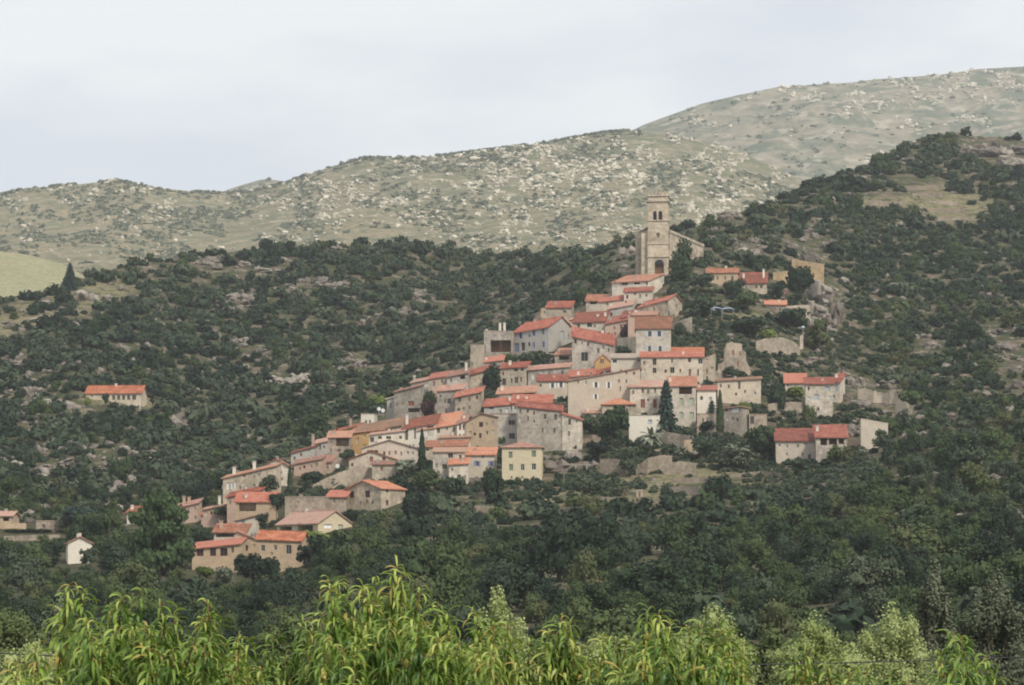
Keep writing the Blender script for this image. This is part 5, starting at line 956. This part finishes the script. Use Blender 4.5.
# ------------------------------------------------------------------ plants one can tell apart
def tree_at(name, label, x, yb, yt, wd, geo, m, cat='tree', dD=0, trunk=True, group=None):
    """geo in unit space: radius 1, height about 1.35 (bush) or 1.9 (tree)"""
    p, s = spot(x, yb); p = p + Vector((0, dD, 0)); D = p.y; s = D/F; p.x = (x-CX)*s; p.z = (HY-yb)*s
    rt = tag(empty(name, p), label, cat, group); top_ = geo[0][:, 2].max(); wx = np.abs(geo[0][:, 0]).max()
    rt.scale = (wd*s*.5/wx, wd*s*.5/wx, (yb-yt)*s/top_); rt.rotation_euler = (0, 0, 0)
    link('crown', mesh_np('crown', geo[0], [geo[1], geo[2]], m), rt)
    if trunk: link('trunk', POLE if name.split('_')[0] in ('cypress', 'fir', 'cedar', 'palm', 'pine') else TRM[0], rt)
    return rt
def spire(seed, n=420, size=.07, k=12, base=.16, pw=.8):
    r = np.random.default_rng(seed); t = r.uniform(.03, 1, n); w_ = np.minimum(1, (t/.12))**.5*(1-t)**.55*base+.008; a = r.uniform(0, 6.28, n); q = r.uniform(.75, 1.1, n)
    P = np.stack([np.cos(a)*w_*q, np.sin(a)*w_*q, t], -1); Nn = np.stack([np.cos(a), np.sin(a), .3+0*a], -1)+r.normal(size=(n, 3))*.4
    v, f = cards(P, Nn, size*(.35+w_/base*.5), r); zz = np.linspace(0, .93, 9); cv = []; 
    for z in zz:
        rr = (min(1, (z/.12+.05))**.5*(1-z)**.55*base)*.8
        cv += [(math.cos(j)*rr, math.sin(j)*rr, z) for j in np.linspace(0, 2*math.pi, 7)[:-1]]
    cf = []
    for i in range(8):
        for j in range(6): a_, b_, c_, d_ = i*6+j, i*6+(j+1) % 6, (i+1)*6+(j+1) % 6, (i+1)*6+j; cf += [(a_, b_, c_), (a_, c_, d_)]
    return np.concatenate([v, np.array(cv)]), f, np.array(cf)+len(v)
def firg(seed, tiers=13, base=.36):
    r = np.random.default_rng(seed); P, Nn, S = [], [], []
    for i in range(tiers):
        z = .10+.87*i/tiers; R_ = base*(1-z)**.85*r.uniform(.85, 1.1); nb = 13
        for b in range(nb):
            a = 2*math.pi*b/nb+r.uniform(-.3, .3)+i; L_ = R_*r.uniform(.75, 1.15)
            for q in np.linspace(.15, 1, 7):
                for _ in range(2): P.append((math.cos(a)*L_*q+r.normal()*.012, math.sin(a)*L_*q+r.normal()*.012, z-q*L_*.28+r.normal()*.008)); Nn.append((math.cos(a)*.6+r.normal()*.5, math.sin(a)*.6+r.normal()*.5, .3+r.normal()*.3)); S.append(.036+.022*(1-q))
    v, f = cards(np.array(P), np.array(Nn), np.array(S), r); cv, cf = hull(seed, 20); cv = cv*np.array([.12, .12, .45])+np.array([0, 0, .5])
    return np.concatenate([v, cv]), f, cf+len(v)
def palmg(seed):
    r = np.random.default_rng(seed); V_, F_, n = [], [], 0
    for i in range(34):
        a = r.uniform(0, 6.28); e = r.uniform(-.2, 1.2); pts = []
        p = np.array([0, 0, .52]); d = np.array([math.cos(a)*math.cos(e), math.sin(a)*math.cos(e), math.sin(e)])
        for k in range(8): pts.append(p.copy()); p = p+d*.085; d = d+np.array([0, 0, -.17]); d /= np.linalg.norm(d)
        sd_ = np.array([-math.sin(a), math.cos(a), 0])
        for k in range(7):
            w0, w1 = .075*math.sin(math.pi*(k+.6)/8.2), .075*math.sin(math.pi*(k+1.6)/8.2)
            for sg in (1, -1):
                dr = np.array([0, 0, -.035]); V_ += [pts[k], pts[k+1], pts[k+1]+sd_*sg*w1+dr, pts[k]+sd_*sg*w0+dr]; F_.append([n, n+1, n+2, n+3]); n += 4
    cv, cf = hull(seed, 16); cv = cv*.08+np.array([0, 0, .52]); return np.concatenate([np.array(V_), cv]), np.array(F_), cf+n
def treeg(seed, n=900, size=.085, k=10): return crown(seed, tree_lobes(seed, k), n, size)
def bushg(seed, n=700, size=.10, k=7): return crown(seed, bush_lobes(seed, k), n, size)
T = tree_at
T('cypress_tree', 'tall slim dark cypress in front of the cream row houses', 422, 472, 428, 11, spire(1), M['cyp'])
T('cypress_tree', 'dark narrow cypress left of the blank stone wall, tallest on the lower left', 290, 490, 464, 7, spire(2), M['cyp'])
T('cypress_tree', 'small leaning cypress of a pair by the ochre walled house, left one', 360, 452, 429, 7, spire(3), M['cyp'])
T('cypress_tree', 'thin right cypress of the pair by the ochre walled house', 366, 448, 432, 4, spire(4), M['cyp'])
T('cypress_tree', 'small cypress beside the plain grey concrete block', 568.5, 418, 400, 5.5, spire(5), M['cyp'])
T('cypress_tree', 'slim tall cypress at the outer edge on the left hillside, beside bright shrubs', 361, 414, 370, 8, spire(6), M['cyp'])
T('cypress_tree', 'dark cypress on the right hillside below the hilltop field', 852, 223, 192, 9, spire(7), M['cyp'])
T('cypress_tree', 'tall dark cypress in front of the small white framed windows', 720, 432, 389, 9, spire(8, base=.2), M['cyp'], dD=-6)
T('cedar_tree', 'dark cedar with flat side branches left of the tall dark cypress', 712, 420, 400, 18, firg(30, 7, .9), M['fir'], dD=-4)
T('fir_tree', 'large blue green fir in front of the pink roofed house', 666, 432, 380, 27, firg(9, 13, .33), M['fir'], dD=-6)
T('palm_tree', 'feathery date palm on the terrace below the white garden building', 652, 453, 426, 24, palmg(3), M['olive'], dD=-3)
T('holm_oak', 'big dark oval tree hiding the right side of the church tower', 681, 280, 237, 27, crown(401, [(0, 0, .75, .8, .8, .6), (.2, 0, 1.3, .6, .6, .5), (-.3, 0, .5, .6, .6, .5), (.3, 0, .4, .6, .6, .4)], 1500, .085), M['cyp'], dD=-8)
T('round_oak', 'round dark oak covering the foot of the tan castle wall', 803, 302, 265, 36, treeg(402), M['tree'], dD=-8)
T('tree', 'dark spreading tree below the church apse, left', 702, 292, 273, 26, treeg(403), M['bush'], dD=-2)
T('tree', 'large grey green tree beside the tall churchyard house', 700, 320, 293, 34, treeg(404), M['bush'])
T('tree', 'leafy tree directly below the orange roofed house by the apse', 733, 300, 277, 28, treeg(405), M['bush'])
T('tree', 'green tree between the red roofed church neighbour and the blue canopies', 748, 312, 290, 34, treeg(406), M['tree'])
T('tree', 'dark tree mass under the long rampart right of the church', 790, 330, 306, 44, treeg(407), M['bush'])
T('tree', 'dark green tree at the foot of the castle cliff', 818, 352, 318, 30, treeg(408), M['tree'])
T('tree', 'wide grey green tree under the blue canopies', 750, 338, 316, 44, treeg(409), M['bush'])
T('tree', 'bright lime green shrub right of the roofless stone gable', 768, 340, 328, 24, bushg(410), M['bright'], 'shrub')
T('tree', 'dense dark round tree in the middle of the village below the orange roof', 612, 446, 405, 36, treeg(411, 1500), M['tree'], dD=-5)
T('tree', 'broad dark tree below the orange roof, left half of the pair', 592, 440, 412, 28, treeg(412, 1300), M['bush'], dD=-3)
T('round_tree', 'small clipped round tree with a visible trunk above the terrace wall', 630, 474, 446, 22, treeg(413, 900, .09, 8), M['bush'], dD=-2)
T('holm_oak', 'very dark round oak standing alone in the dry terraces', 720, 498, 472, 36, bushg(414, 1200), M['cyp'], 'tree')
T('tree', 'pale green spreading tree below the pink verge house', 737, 470, 444, 44, treeg(415, 1200), M['olive'])
T('tree', 'dark leafy tree left of the lower right house', 762, 456, 424, 36, treeg(416, 1200), M['cyp'])
T('tree', 'large dark tree between the outbuilding and the long red roof', 776, 414, 380, 22, treeg(417), M['bush'])
T('shrub', 'yellow green shrub in front of the long stone building', 743, 412, 401, 18, bushg(418), M['bright'])
T('shrub', 'dark shrub at the right foot of the long stone building', 758, 414, 402, 16, bushg(419), M['bush'])
T('shrub', 'tall bright green shrub in front of the blue windowed tower house', 808, 424, 404, 18, bushg(420), M['tree'], dD=-3)
T('tree', 'green tree in front of the three terrace openings', 840, 466, 444, 28, treeg(421), M['tree'], dD=-3)
T('tree', 'dark green tree below the white walled house at right', 800, 474, 458, 22, treeg(422), M['bush'], dD=-4)
T('tree', 'dark bush tree right of the sloping cream building', 884, 450, 428, 26, treeg(423), M['bush'], dD=-6)
T('tree', 'dark rounded tree under the rampart ruins at right', 902, 434, 408, 22, treeg(424), M['bush'])
T('shrub', 'green creeper mass hanging over the long red roofed house front', 795, 397, 386, 22, bushg(425), M['bright'], dD=-2)
T('tree', 'dark oval tree left of the square yellow house', 492, 494, 466, 25, bushg(426, 1200), M['cyp'], dD=-4)
T('tree', 'tall dark tree among the upper left row houses', 491, 392, 362, 22, treeg(427, 1200), M['bush'], dD=-2)
T('shrub', 'dark hedge under the lavender shuttered house', 533, 362, 350, 32, bushg(428), M['bush'], dD=-3)
T('shrub', 'green shrub spilling below the dark wooden porch', 510, 362, 352, 22, bushg(429), M['tree'], dD=-3)
T('tree', 'green topped tree against the tall stone house, above its purple neighbour', 428, 412, 390, 20, treeg(430), M['tree'], dD=-5)
T('purple_tree', 'purple leaved tree against the tall stone house', 427, 416, 397, 18, bushg(431), M['purple'], 'tree', dD=-8)
T('shrub', 'round silver green bush before the bright red sloping roof', 471, 412, 398, 16, bushg(432), M['olive'], dD=-6)
T('shrub', 'dark arched bush beside the blank wall left of square four-windowed house', 626, 338, 323, 16, bushg(433), M['purple'], dD=-3)
T('shrub', 'dark bush between two walls right of the square four-windowed house', 680, 334, 322, 14, bushg(434), M['bush'], dD=-4)
T('shrub', 'garden shrubs at the foot of the pale terrace wall', 622, 354, 345, 14, bushg(435), M['bush'], dD=-3)
T('tree', 'dark tree inside the ruined gable walls', 733, 378, 366, 26, treeg(436), M['bush'], dD=-4)
T('tree', 'tree growing between the two walled gardens left of the cream brown-windowed house', 268, 498, 474, 24, treeg(437), M['bush'], dD=-6)
T('tree', 'bushy tree right of the deep dark porch house', 276, 514, 492, 20, treeg(438), M['bush'], dD=-6)
T('tree', 'tree before the little cream gabled hut', 264, 530, 512, 18, treeg(439), M['bush'], dD=-6)
T('tree', 'broad tree hiding the wall left of the little cream hut', 224, 520, 504, 28, treeg(440), M['tree'], dD=-5)
T('tree', 'grey green tree before the lowest villa, centre', 250, 582, 552, 34, treeg(441, 1200), M['bush'], dD=-14)
T('tree', 'dark tree before the right wing of the lowest villa', 272, 586, 556, 34, treeg(442, 1200), M['bush'], dD=-20)
T('tree', 'dark round tree below the yellow long house', 326, 570, 534, 40, treeg(443, 1200), M['cyp'], dD=-10)
T('shrub', 'yellow green hedge in front of the yellow long house', 312, 540, 530, 46, bushg(444), M['bright'], dD=-5)
T('shrub', 'yellow green shrubs at the left foot of the lowest villa', 205, 576, 566, 22, bushg(445), M['bright'], dD=-5)
T('shrub', 'silver shrub at the foot of the lowest villa', 224, 582, 566, 22, bushg(446), M['olive'], dD=-8)
T('tree', 'bare twiggy grey tree beside the red shuttered gabled house', 404, 474, 458, 26, treeg(447, 500, .06), M['olive'], dD=-4)
T('tree', 'green tree below the tall cypress', 428, 490, 468, 36, treeg(448, 1200), M['tree'], dD=-6)
T('tree', 'dark green tree between the cypress and the square yellow house', 455, 502, 476, 34, treeg(449, 1200), M['bush'], dD=-6)
T('tree', 'grey leaved wide tree below the bright roofed cream house', 412, 520, 490, 36, treeg(450, 1200), M['olive'] if 0 else M['bush'], dD=-6)
T('tree', 'dark tree right of the flat-topped bare stone building', 352, 524, 508, 22, treeg(451), M['bush'], dD=-4)
T('shrub', 'yellowing autumn shrub on the dark red roof terrace', 543, 406, 398, 14, bushg(452), M['yellowleaf'], dD=-4)
T('shrub', 'green shrub behind the pale stone house roof', 558, 412, 405, 14, bushg(453), M['bright'], dD=2)
T('shrub', 'ivy on the plain tan stone house', 502, 446, 434, 9, bushg(454), M['tree'], dD=-3)
T('pine_tree', 'conical dark pine on the left skyline beside the pasture', 70, 290, 262, 19, firg(60, 12, .5), M['fir'])
T('pine_tree', 'tall spreading pine with a bare pale trunk left of the lowest villa', 160, 580, 488, 68, crown(460, [(0, 0, 1.5, .5, .5, .2), (-.4, 0, 1.2, .5, .5, .17), (.35, 0, 1.25, .45, .45, .17), (.1, 0, .95, .7, .7, .17), (-.3, .2, .75, .6, .6, .17), (.4, 0, .6, .5, .5, .2), (-.1, 0, .4, .7, .7, .2)], 3200, .055, core=.6), M['pine'], dD=-10)
T('pine_tree', 'dark pine left of the tall spreading pine', 116, 586, 546, 40, crown(461, [(0, 0, 1.5, .5, .5, .35), (-.3, 0, 1.1, .6, .6, .35), (.3, 0, .8, .6, .6, .35), (-.1, 0, .45, .8, .8, .35)], 2400, .06), M['bush'], dD=-10)
T('tree', 'dark tree right of the tall spreading pine, beside the villa', 182, 576, 532, 34, treeg(462, 1500, .07), M['bush'], dD=-6)
T('tree', 'dense blue green tree behind the white gabled house', 78, 534, 506, 44, treeg(463, 1400, .08), M['fir'])
T('tree', 'dark tree partly covering the white gabled house at its right', 90, 566, 546, 24, treeg(464, 900), M['bush'], dD=-5)
T('hedge', 'dark clipped hedge behind the retaining wall at far left', 28, 533, 528, 52, crown(465, [(x, 0, .3, .22, .2, .3) for x in np.linspace(-.85, .85, 9)], 900, .05), M['cyp'], trunk=False)
T('tree', 'bright green broad tree on the lower left hillside edge by the village', 316, 438, 404, 34, treeg(466, 1200), M['tree'])
T('tree', 'lime green tree beside the slim hillside cypress', 380, 410, 394, 26, treeg(467, 900), M['bright'])
T('tree', 'olive green tree left of the pinkish cottage', 165, 520, 498, 24, treeg(468), M['tree'])
T('shrub', 'bright bush left of the isolated farmhouse', 88, 405, 396, 8, bushg(469), M['bright'], dD=-4)
T('tree', 'dark tree in front of the isolated farmhouse', 105, 405, 393, 9, treeg(470), M['bush'], dD=-5)
T('shrub', 'low dark shrubs on the bank right of the long low yellow house', 366, 532, 518, 30, bushg(480), M['bush'])
T('shrub', 'green shrubs on the bank under the cream brown-windowed house', 384, 522, 508, 32, bushg(481), M['tree'])
T('tree', 'leafy tree below the gable end of the long low yellow house', 348, 550, 528, 34, treeg(482), M['tree'], dD=-4)
T('tree', 'dark tree at the right corner of the lowest villa', 306, 566, 544, 26, treeg(483), M['bush'], dD=-4)
T('shrub', 'dark shrubs below the flat-topped bare stone building', 306, 524, 515, 30, bushg(484), M['bush'], dD=-2)
T('shrub', 'shrubs hanging over the ivy-hung garden wall', 330, 486, 475, 22, bushg(485), M['bush'], dD=-3)
T('tree', 'dark tree between the balcony house and the paired cypresses', 348, 464, 448, 20, treeg(486), M['bush'], dD=-4)
T('shrub', 'green vine shrubs on the terrace above the red shuttered gabled house', 402, 458, 448, 24, bushg(487), M['tree'], dD=-3)
T('shrub', 'grey green garden shrubs before the pink roofed terrace house', 312, 482, 470, 24, bushg(488), M['bush'], dD=-3)
T('tree', 'tree at the base of the narrow white washed house', 704, 436, 420, 24, treeg(489), M['bush'], dD=-6)
T('shrub', 'dark shrubs at the foot of the tall narrow green shuttered house', 684, 436, 426, 20, bushg(490), M['bush'], dD=-8)
T('tree', 'dark tree at the base of the big weathered facade', 600, 458, 440, 24, treeg(491), M['bush'], dD=-4)
T('tree', 'green tree right of the bright red roofed church neighbour', 776, 300, 284, 20, treeg(492), M['bush'], dD=-3)
T('agave', 'blue grey agave clump between the palm and the wall pier', 682, 456, 446, 16, palmg(5), M['olive'], 'shrub', dD=-4, trunk=False)
T('shrub', 'long dark green bush mass beside the pergola', 598, 497, 474, 60, crown(471, [(x, 0, .5-.2*x, .4, .3, .4) for x in np.linspace(-.8, .8, 6)], 1800, .06), M['bush'], trunk=False)
T('shrub', 'small dark bush beneath the pale terrace in the dry garden', 666, 500, 486, 16, bushg(472), M['bush'])
T('shrub', 'hedge of low shrubs between the palm and round tree', 640, 456, 446, 22, bushg(473), M['tree'])
T('tree', 'leafy dark tree right of the small pale wall pier', 702, 458, 434, 26, treeg(474), M['bush'], dD=-4)
# ------------------------------------------------------------------ peach trees in the orchard before the camera
PM = leafmat('peach_leaves', [(.12, (.032, .075, .014)), (.42, (.085, .155, .024)), (.66, (.20, .285, .045)), (.90, (.40, .45, .11)), (1.0, (.36, .27, .07))], use_obj=False, scale=1.5, k=.75, transl=.3)
PM.node_tree.nodes['Principled BSDF'].inputs['Roughness'].default_value = .45
PM.node_tree.nodes['Principled BSDF'].inputs['Specular IOR Level'].default_value = .35
M['twig'] = mat('peach_twig', [(.3, (.16, .06, .03)), (.7, (.25, .13, .06))], scale=4)
SX = [0, 12, 20, 32, 45, 62, 68, 78, 92, 108, 125, 135, 145, 160, 175, 188, 200, 210, 216, 230, 245, 262, 280, 295, 305, 318, 326, 334, 345, 352, 362, 375, 390, 405, 425, 438, 448, 462, 478, 492, 505, 515, 530, 545, 560, 566, 580, 600, 612, 625, 640, 650, 662, 668, 680, 700, 712, 730, 748, 756, 764, 780, 800, 820, 835, 850, 870, 885, 900, 915, 935, 948, 955, 965, 985, 1000, 1024]
SY = [672, 640, 634, 634, 660, 665, 640, 578, 576, 592, 586, 580, 580, 590, 600, 612, 600, 592, 594, 625, 630, 628, 622, 612, 612, 622, 600, 568, 585, 575, 580, 572, 560, 566, 580, 595, 605, 600, 600, 620, 612, 625, 630, 622, 608, 606, 612, 626, 624, 630, 620, 600, 604, 612, 620, 614, 618, 618, 660, 690, 700, 700, 650, 636, 650, 655, 660, 662, 668, 672, 660, 628, 622, 626, 650, 668, 668]
TIPS = [(70, 572), (90, 578), (112, 592), (128, 583), (146, 577), (160, 588), (176, 602), (212, 590), (200, 606), (30, 634), (14, 650), (55, 664), (236, 626), (252, 628), (272, 624), (300, 610), (313, 618), (335, 568), (352, 582), (366, 572), (380, 566), (392, 554), (406, 562), (420, 576), (434, 592), (452, 600), (472, 598), (488, 612), (506, 611), (528, 626), (544, 620), (560, 604), (574, 610), (602, 624), (622, 627), (632, 634), (648, 597), (662, 600), (676, 612), (692, 616), (706, 611), (720, 618), (736, 616), (806, 634), (796, 650), (832, 648), (852, 658), (872, 656), (890, 664), (912, 668), (944, 640), (954, 620), (966, 624), (980, 644), (1002, 666)]
def leafset(base, az, el, L, w, curl, r, tint):
    """curved, folded lanceolate leaves: arrays -> verts, quads, tint"""
    n = len(base); K = 7; p = base.copy(); V_ = []; side = np.stack([-np.sin(az), np.cos(az), 0*az], -1); tw = r.uniform(-.5, .5, n)
    for k in range(K):
        t = k/(K-1); d = np.stack([np.cos(az)*np.cos(el), np.sin(az)*np.cos(el), np.sin(el)], -1); up_ = np.cross(side, d); wk = (w*math.sin(math.pi*min(1, t*.93+.06))**.8)[:, None]
        sd_ = side*np.cos(tw+t*.8)[:, None]+up_*np.sin(tw+t*.8)[:, None]; fold = up_*wk*.35
        V_ += [p-sd_*wk+fold, p, p+sd_*wk+fold]; p = p+d*(L/(K-1))[:, None]; el = el-curl/(K-1)
    V_ = np.stack(V_, 1).reshape(-1, 3); F_ = []
    for k in range(K-1):
        for j in (0, 1): F_.append([3*k+j, 3*k+j+1, 3*k+3+j+1, 3*k+3+j])
    F_ = np.array(F_); return V_, (F_[None]+(np.arange(n)*3*K)[:, None, None]).reshape(-1, 4), np.repeat(tint, 3*K)
def peach(label, x0, x1, D0, seed, nsh, dens=1.0, dy=0):
    r = np.random.default_rng(seed); rr = random.Random(seed); xm = (x0+x1)/2; base = Vector(((xm-CX)/F*D0, D0, float(ground((xm-CX)/F*D0, D0)))); root = tag(empty('peach_tree', base), label, 'tree')
    shoots = []
    tips = [t for t in TIPS if x0-4 <= t[0] < x1]
    for i in range(nsh+len(tips)*2):
        if i < len(tips): x, yt, L_, d = tips[i][0], tips[i][1]+12, rr.uniform(.6, .9), D0+rr.uniform(-.4, .1)
        elif i < 2*len(tips): x, yt = tips[i-len(tips)]; x += rr.uniform(-9, 9); yt += rr.uniform(22, 48); L_ = rr.uniform(.4, .7); d = D0+rr.uniform(-.4, .5)
        else:
            x = x0+(x1-x0)*(i-2*len(tips)+rr.random())/nsh; yt = float(np.interp(x, SX, SY))+(rr.uniform(32, 66) if rr.random() < .55 else rr.uniform(45, 120)); d = D0+rr.uniform(-1.0, 1.0); L_ = rr.uniform(.35, .75)
        X = (x-CX)/F*d; Zt = (HY-yt)/F*d; lean = rr.uniform(-.25, .25)
        shoots.append([Vector((X-lean*L_*1.0, d+rr.uniform(-.15, .15), Zt-L_)), Vector((X-lean*.3, d, Zt-L_*.45)), Vector((X+rr.uniform(-.03, .03), d, Zt))])
    tw = MB(); B, AZ, EL, LL, WW, CU, TT = [], [], [], [], [], [], []
    for sh in shoots:
        tw.tube([q-base for q in sh], [.006, .004, .002], 4); Ls = (sh[2]-sh[0]).length; n = int(Ls/.0052*dens); a0 = rr.uniform(0, 6.28); sick = rr.random()
        for k in range(n):
            t = (k+.5)/n; q = sh[0].lerp(sh[1], t*2) if t < .5 else sh[1].lerp(sh[2], t*2-1); tip = max(0, (t-.85)/.15)
            B.append(q[:]); AZ.append(a0+k*2.4+r.uniform(-.4, .4)); EL.append(r.uniform(-1.0, .6)*(1-tip)+tip*r.uniform(.3, 1.3)); LL.append(r.uniform(.08, .15)*(1-.3*tip)); WW.append(r.uniform(.005, .0095)*(1-.3*tip)); CU.append(r.uniform(1.3, 3.2)+(r.random() < .2)*1.5)
            z = r.random(); TT.append(np.clip((.42+.35*tip if z < .82 else (.85 if z < .975 else 1.2))+r.normal()*.14+(.15 if sick > .8 else 0), 0, 1.3))
    # scaffold limbs from the trunk
    trk = MB(); trk.tube([(0, 0, -.4), (.05, 0, .5), (0, 0, .9)], [.11, .085, .08], 9)
    for i in range(7):
        a = 2*math.pi*i/7; w_ = (x1-x0)/F*D0*.36; trk.tube([(0, 0, .8), (math.cos(a)*w_*.5, math.sin(a)*.5, 1.5), (math.cos(a)*w_, math.sin(a)*.8, 2.4)], [.055, .04, .02], 6)
    trk.build('trunk', M['bark'], root)
    v, f, t_ = leafset(np.array(B)-np.array(base[:]), np.array(AZ), np.array(EL), np.array(LL), np.array(WW), np.array(CU), r, np.array(TT))
    tv = np.array(tw.v); tf = [q for q in tw.f if len(q) == 4]; nv = len(v)
    v = np.concatenate([v, tv]); f2 = np.array(tf)+nv; t_ = np.concatenate([t_, np.zeros(len(tv))])
    link('crown', mesh_np('crown', v, [f, f2], [PM, M['twig']], {'tint': ('POINT', t_)}, smooth=True, midx=np.concatenate([np.zeros(len(f)), np.ones(len(f2))])), root)
peach('bright green peach tree with a tall drooping shoot at the left of the orchard', 60, 250, 13.0, 1, 70)
peach('small peach sapling top at the lower left corner of the photo', 5, 62, 12.0, 2, 16)
peach('lower peach tree between the leftmost and the tallest peach trees', 225, 340, 13.8, 3, 44)
peach('tallest peach tree with dense curling leaves in the bottom centre', 322, 495, 12.6, 4, 80)
peach('low peach tree just right of the tallest one, with a single upright shoot', 480, 632, 13.4, 5, 60)
peach('peach tree with arching shoots between the single shoot and pale willows', 612, 742, 12.8, 6, 60)
peach('low peach tree with reddish twig tips in front of the pale willows', 790, 940, 12.8, 7, 48)
peach('narrow yellow green peach shoots near the lower right corner', 935, 1030, 12.0, 8, 34)
# ------------------------------------------------------------------ pale trees in the valley behind the orchard
M['willow'] = leafmat('willow_leaves', [(.2, (.22, .27, .09)), (.5, (.32, .37, .15)), (.8, (.42, .46, .22))], scale=1.2, k=.25, transl=.2)
M['gum'] = leafmat('grey_leaves', [(.2, (.075, .09, .055)), (.8, (.135, .15, .095))], scale=1.2, k=.25)
M['vtree'] = leafmat('valley_leaves', [(.2, (.05, .07, .025)), (.8, (.12, .15, .055))], scale=1.0, k=.3)
def valley_tree(name, label, x, yt, wpx, D, m, seed, n=14000, lf=.05, spires=5, narrow=.5):
    s = D/F; X = (x-CX)*s; gz = float(ground(X, D)); H_ = (HY-yt)*s-gz; W_ = wpx*s/2; r = random.Random(seed)
    root = tag(empty(name, (X, D, gz)), label, 'tree'); lob = []
    for i in range(spires):
        cx = (i/(spires-1)*2-1)*.68 if spires > 1 else 0; hh = H_*(1-.20*abs(cx)**1.5-r.uniform(0, .1)) if i != spires//2 else H_
        for k in range(6):
            t = .35+.60*k/5; w_ = W_*narrow*(1-((t-.35)/.65)**2*.58)*r.uniform(.85, 1.1); lob.append((cx*W_*(1-.2*t)+r.uniform(-.1, .1)*W_, r.uniform(-.45, .45)*W_, hh*t-w_*.6*(k == 5), w_, w_, hh*.12))
    g = crown(seed, lob, n, lf, core=.62, up=.2); link('crown', mesh_np('crown', g[0], [g[1], g[2]], M[m]), root)
    mb = MB(); mb.tube([(0, 0, -.5), (0, 0, H_*.45), (0, 0, H_*.85)], [W_*.09, W_*.06, W_*.02], 8)
    for i in range(6): a = r.uniform(0, 6.28); mb.tube([(0, 0, H_*.3), (math.cos(a)*W_*.3, math.sin(a)*W_*.3, H_*.55), (math.cos(a)*W_*.5, math.sin(a)*W_*.5, H_*.75)], [W_*.04, W_*.03, W_*.01], 6)
    mb.build('trunk', M['bark'], root)
valley_tree('willow_tree', 'pale green rounded willow behind the peach trees, left of the cable gap', 707, 606, 100, 105, 'willow', 11)
valley_tree('willow_tree', 'broad pale willow right of the cable gap', 815, 615, 100, 105, 'willow', 12)
valley_tree('willow_tree', 'pale willow with two pointed tops next to the grey leaved trees', 892, 606, 90, 108, 'willow', 13)
valley_tree('willow_tree', 'pale green willow top seen between two peach trees near the centre', 500, 592, 70, 110, 'willow', 14, spires=3)
valley_tree('willow_tree', 'low pale willow at the left edge behind the peach sapling', 30, 640, 90, 110, 'willow', 15)
valley_tree('willow_tree', 'low pale willow behind the single upright peach shoot', 596, 632, 90, 110, 'willow', 22)
valley_tree('grey_tree', 'slender grey leaved tree rising near the right edge, left of two', 934, 566, 46, 125, 'gum', 16, 9000, .065, 3, .5)
valley_tree('grey_tree', 'wide grey leaved tree at the right edge, right of two', 992, 576, 76, 125, 'gum', 17, 14000, .065, 4)
valley_tree('grey_tree', 'smoky grey bush tree above the lower left peach shoots', 62, 600, 60, 190, 'gum', 18, 2500, .14, 3)
valley_tree('leafy_tree', 'dark green valley tree at the left edge above the sapling', 10, 606, 90, 180, 'vtree', 19, 9000, .09)
valley_tree('leafy_tree', 'leafy green tree behind the low peach tree, left of centre', 285, 612, 90, 170, 'vtree', 20, 9000, .09)
valley_tree('leafy_tree', 'leafy green valley tree behind the pale willows', 772, 628, 70, 170, 'vtree', 21, 3000, .14, 3)
# cable between two poles just outside the picture
pl = []
for (x, lab) in ((-260, 'wooden cable pole at the left of the orchard'), (1290, 'wooden cable pole at the right of the orchard')):
    D = 55.0; X = (x-CX)/F*D; gz = float(ground(X, D)); o = MB().tube([(0, 0, -.5), (0, 0, -gz-.6)], [.13, .09], 10).build('cable_pole', M['bark'], None, (X, D, gz)); tag(o, lab, 'pole'); pl.append(Vector((X, D, -.75)))
pts = []
for k in range(41): t = k/40; q = pl[0].lerp(pl[1], t); q.z = -.75-.50*4*t*(1-t)-.10*t; pts.append(q-pl[0])
tag(MB().tube(pts, .012, 5).build('overhead_cable', M['iron'], None, pl[0]), 'thin dark overhead cable sagging behind the peach trees', 'cable')
# ------------------------------------------------------------------ haze
hz = MB().box(-3500, 3500, -60, 6600, -26, 1300)
hm = bpy.data.materials.new('haze_air'); hm.use_nodes = True; t = hm.node_tree; t.nodes.clear(); o_ = t.nodes.new('ShaderNodeOutputMaterial'); pv = t.nodes.new('ShaderNodeVolumePrincipled')
pv.inputs['Color'].default_value = (.93, .96, 1, 1); pv.inputs['Density'].default_value = .000072; pv.inputs['Anisotropy'].default_value = .2
t.links.new(pv.outputs[0], o_.inputs['Volume'])
tag(hz.build('haze', hm), 'pale distant haze between the village and mountains', 'haze', kind='stuff')
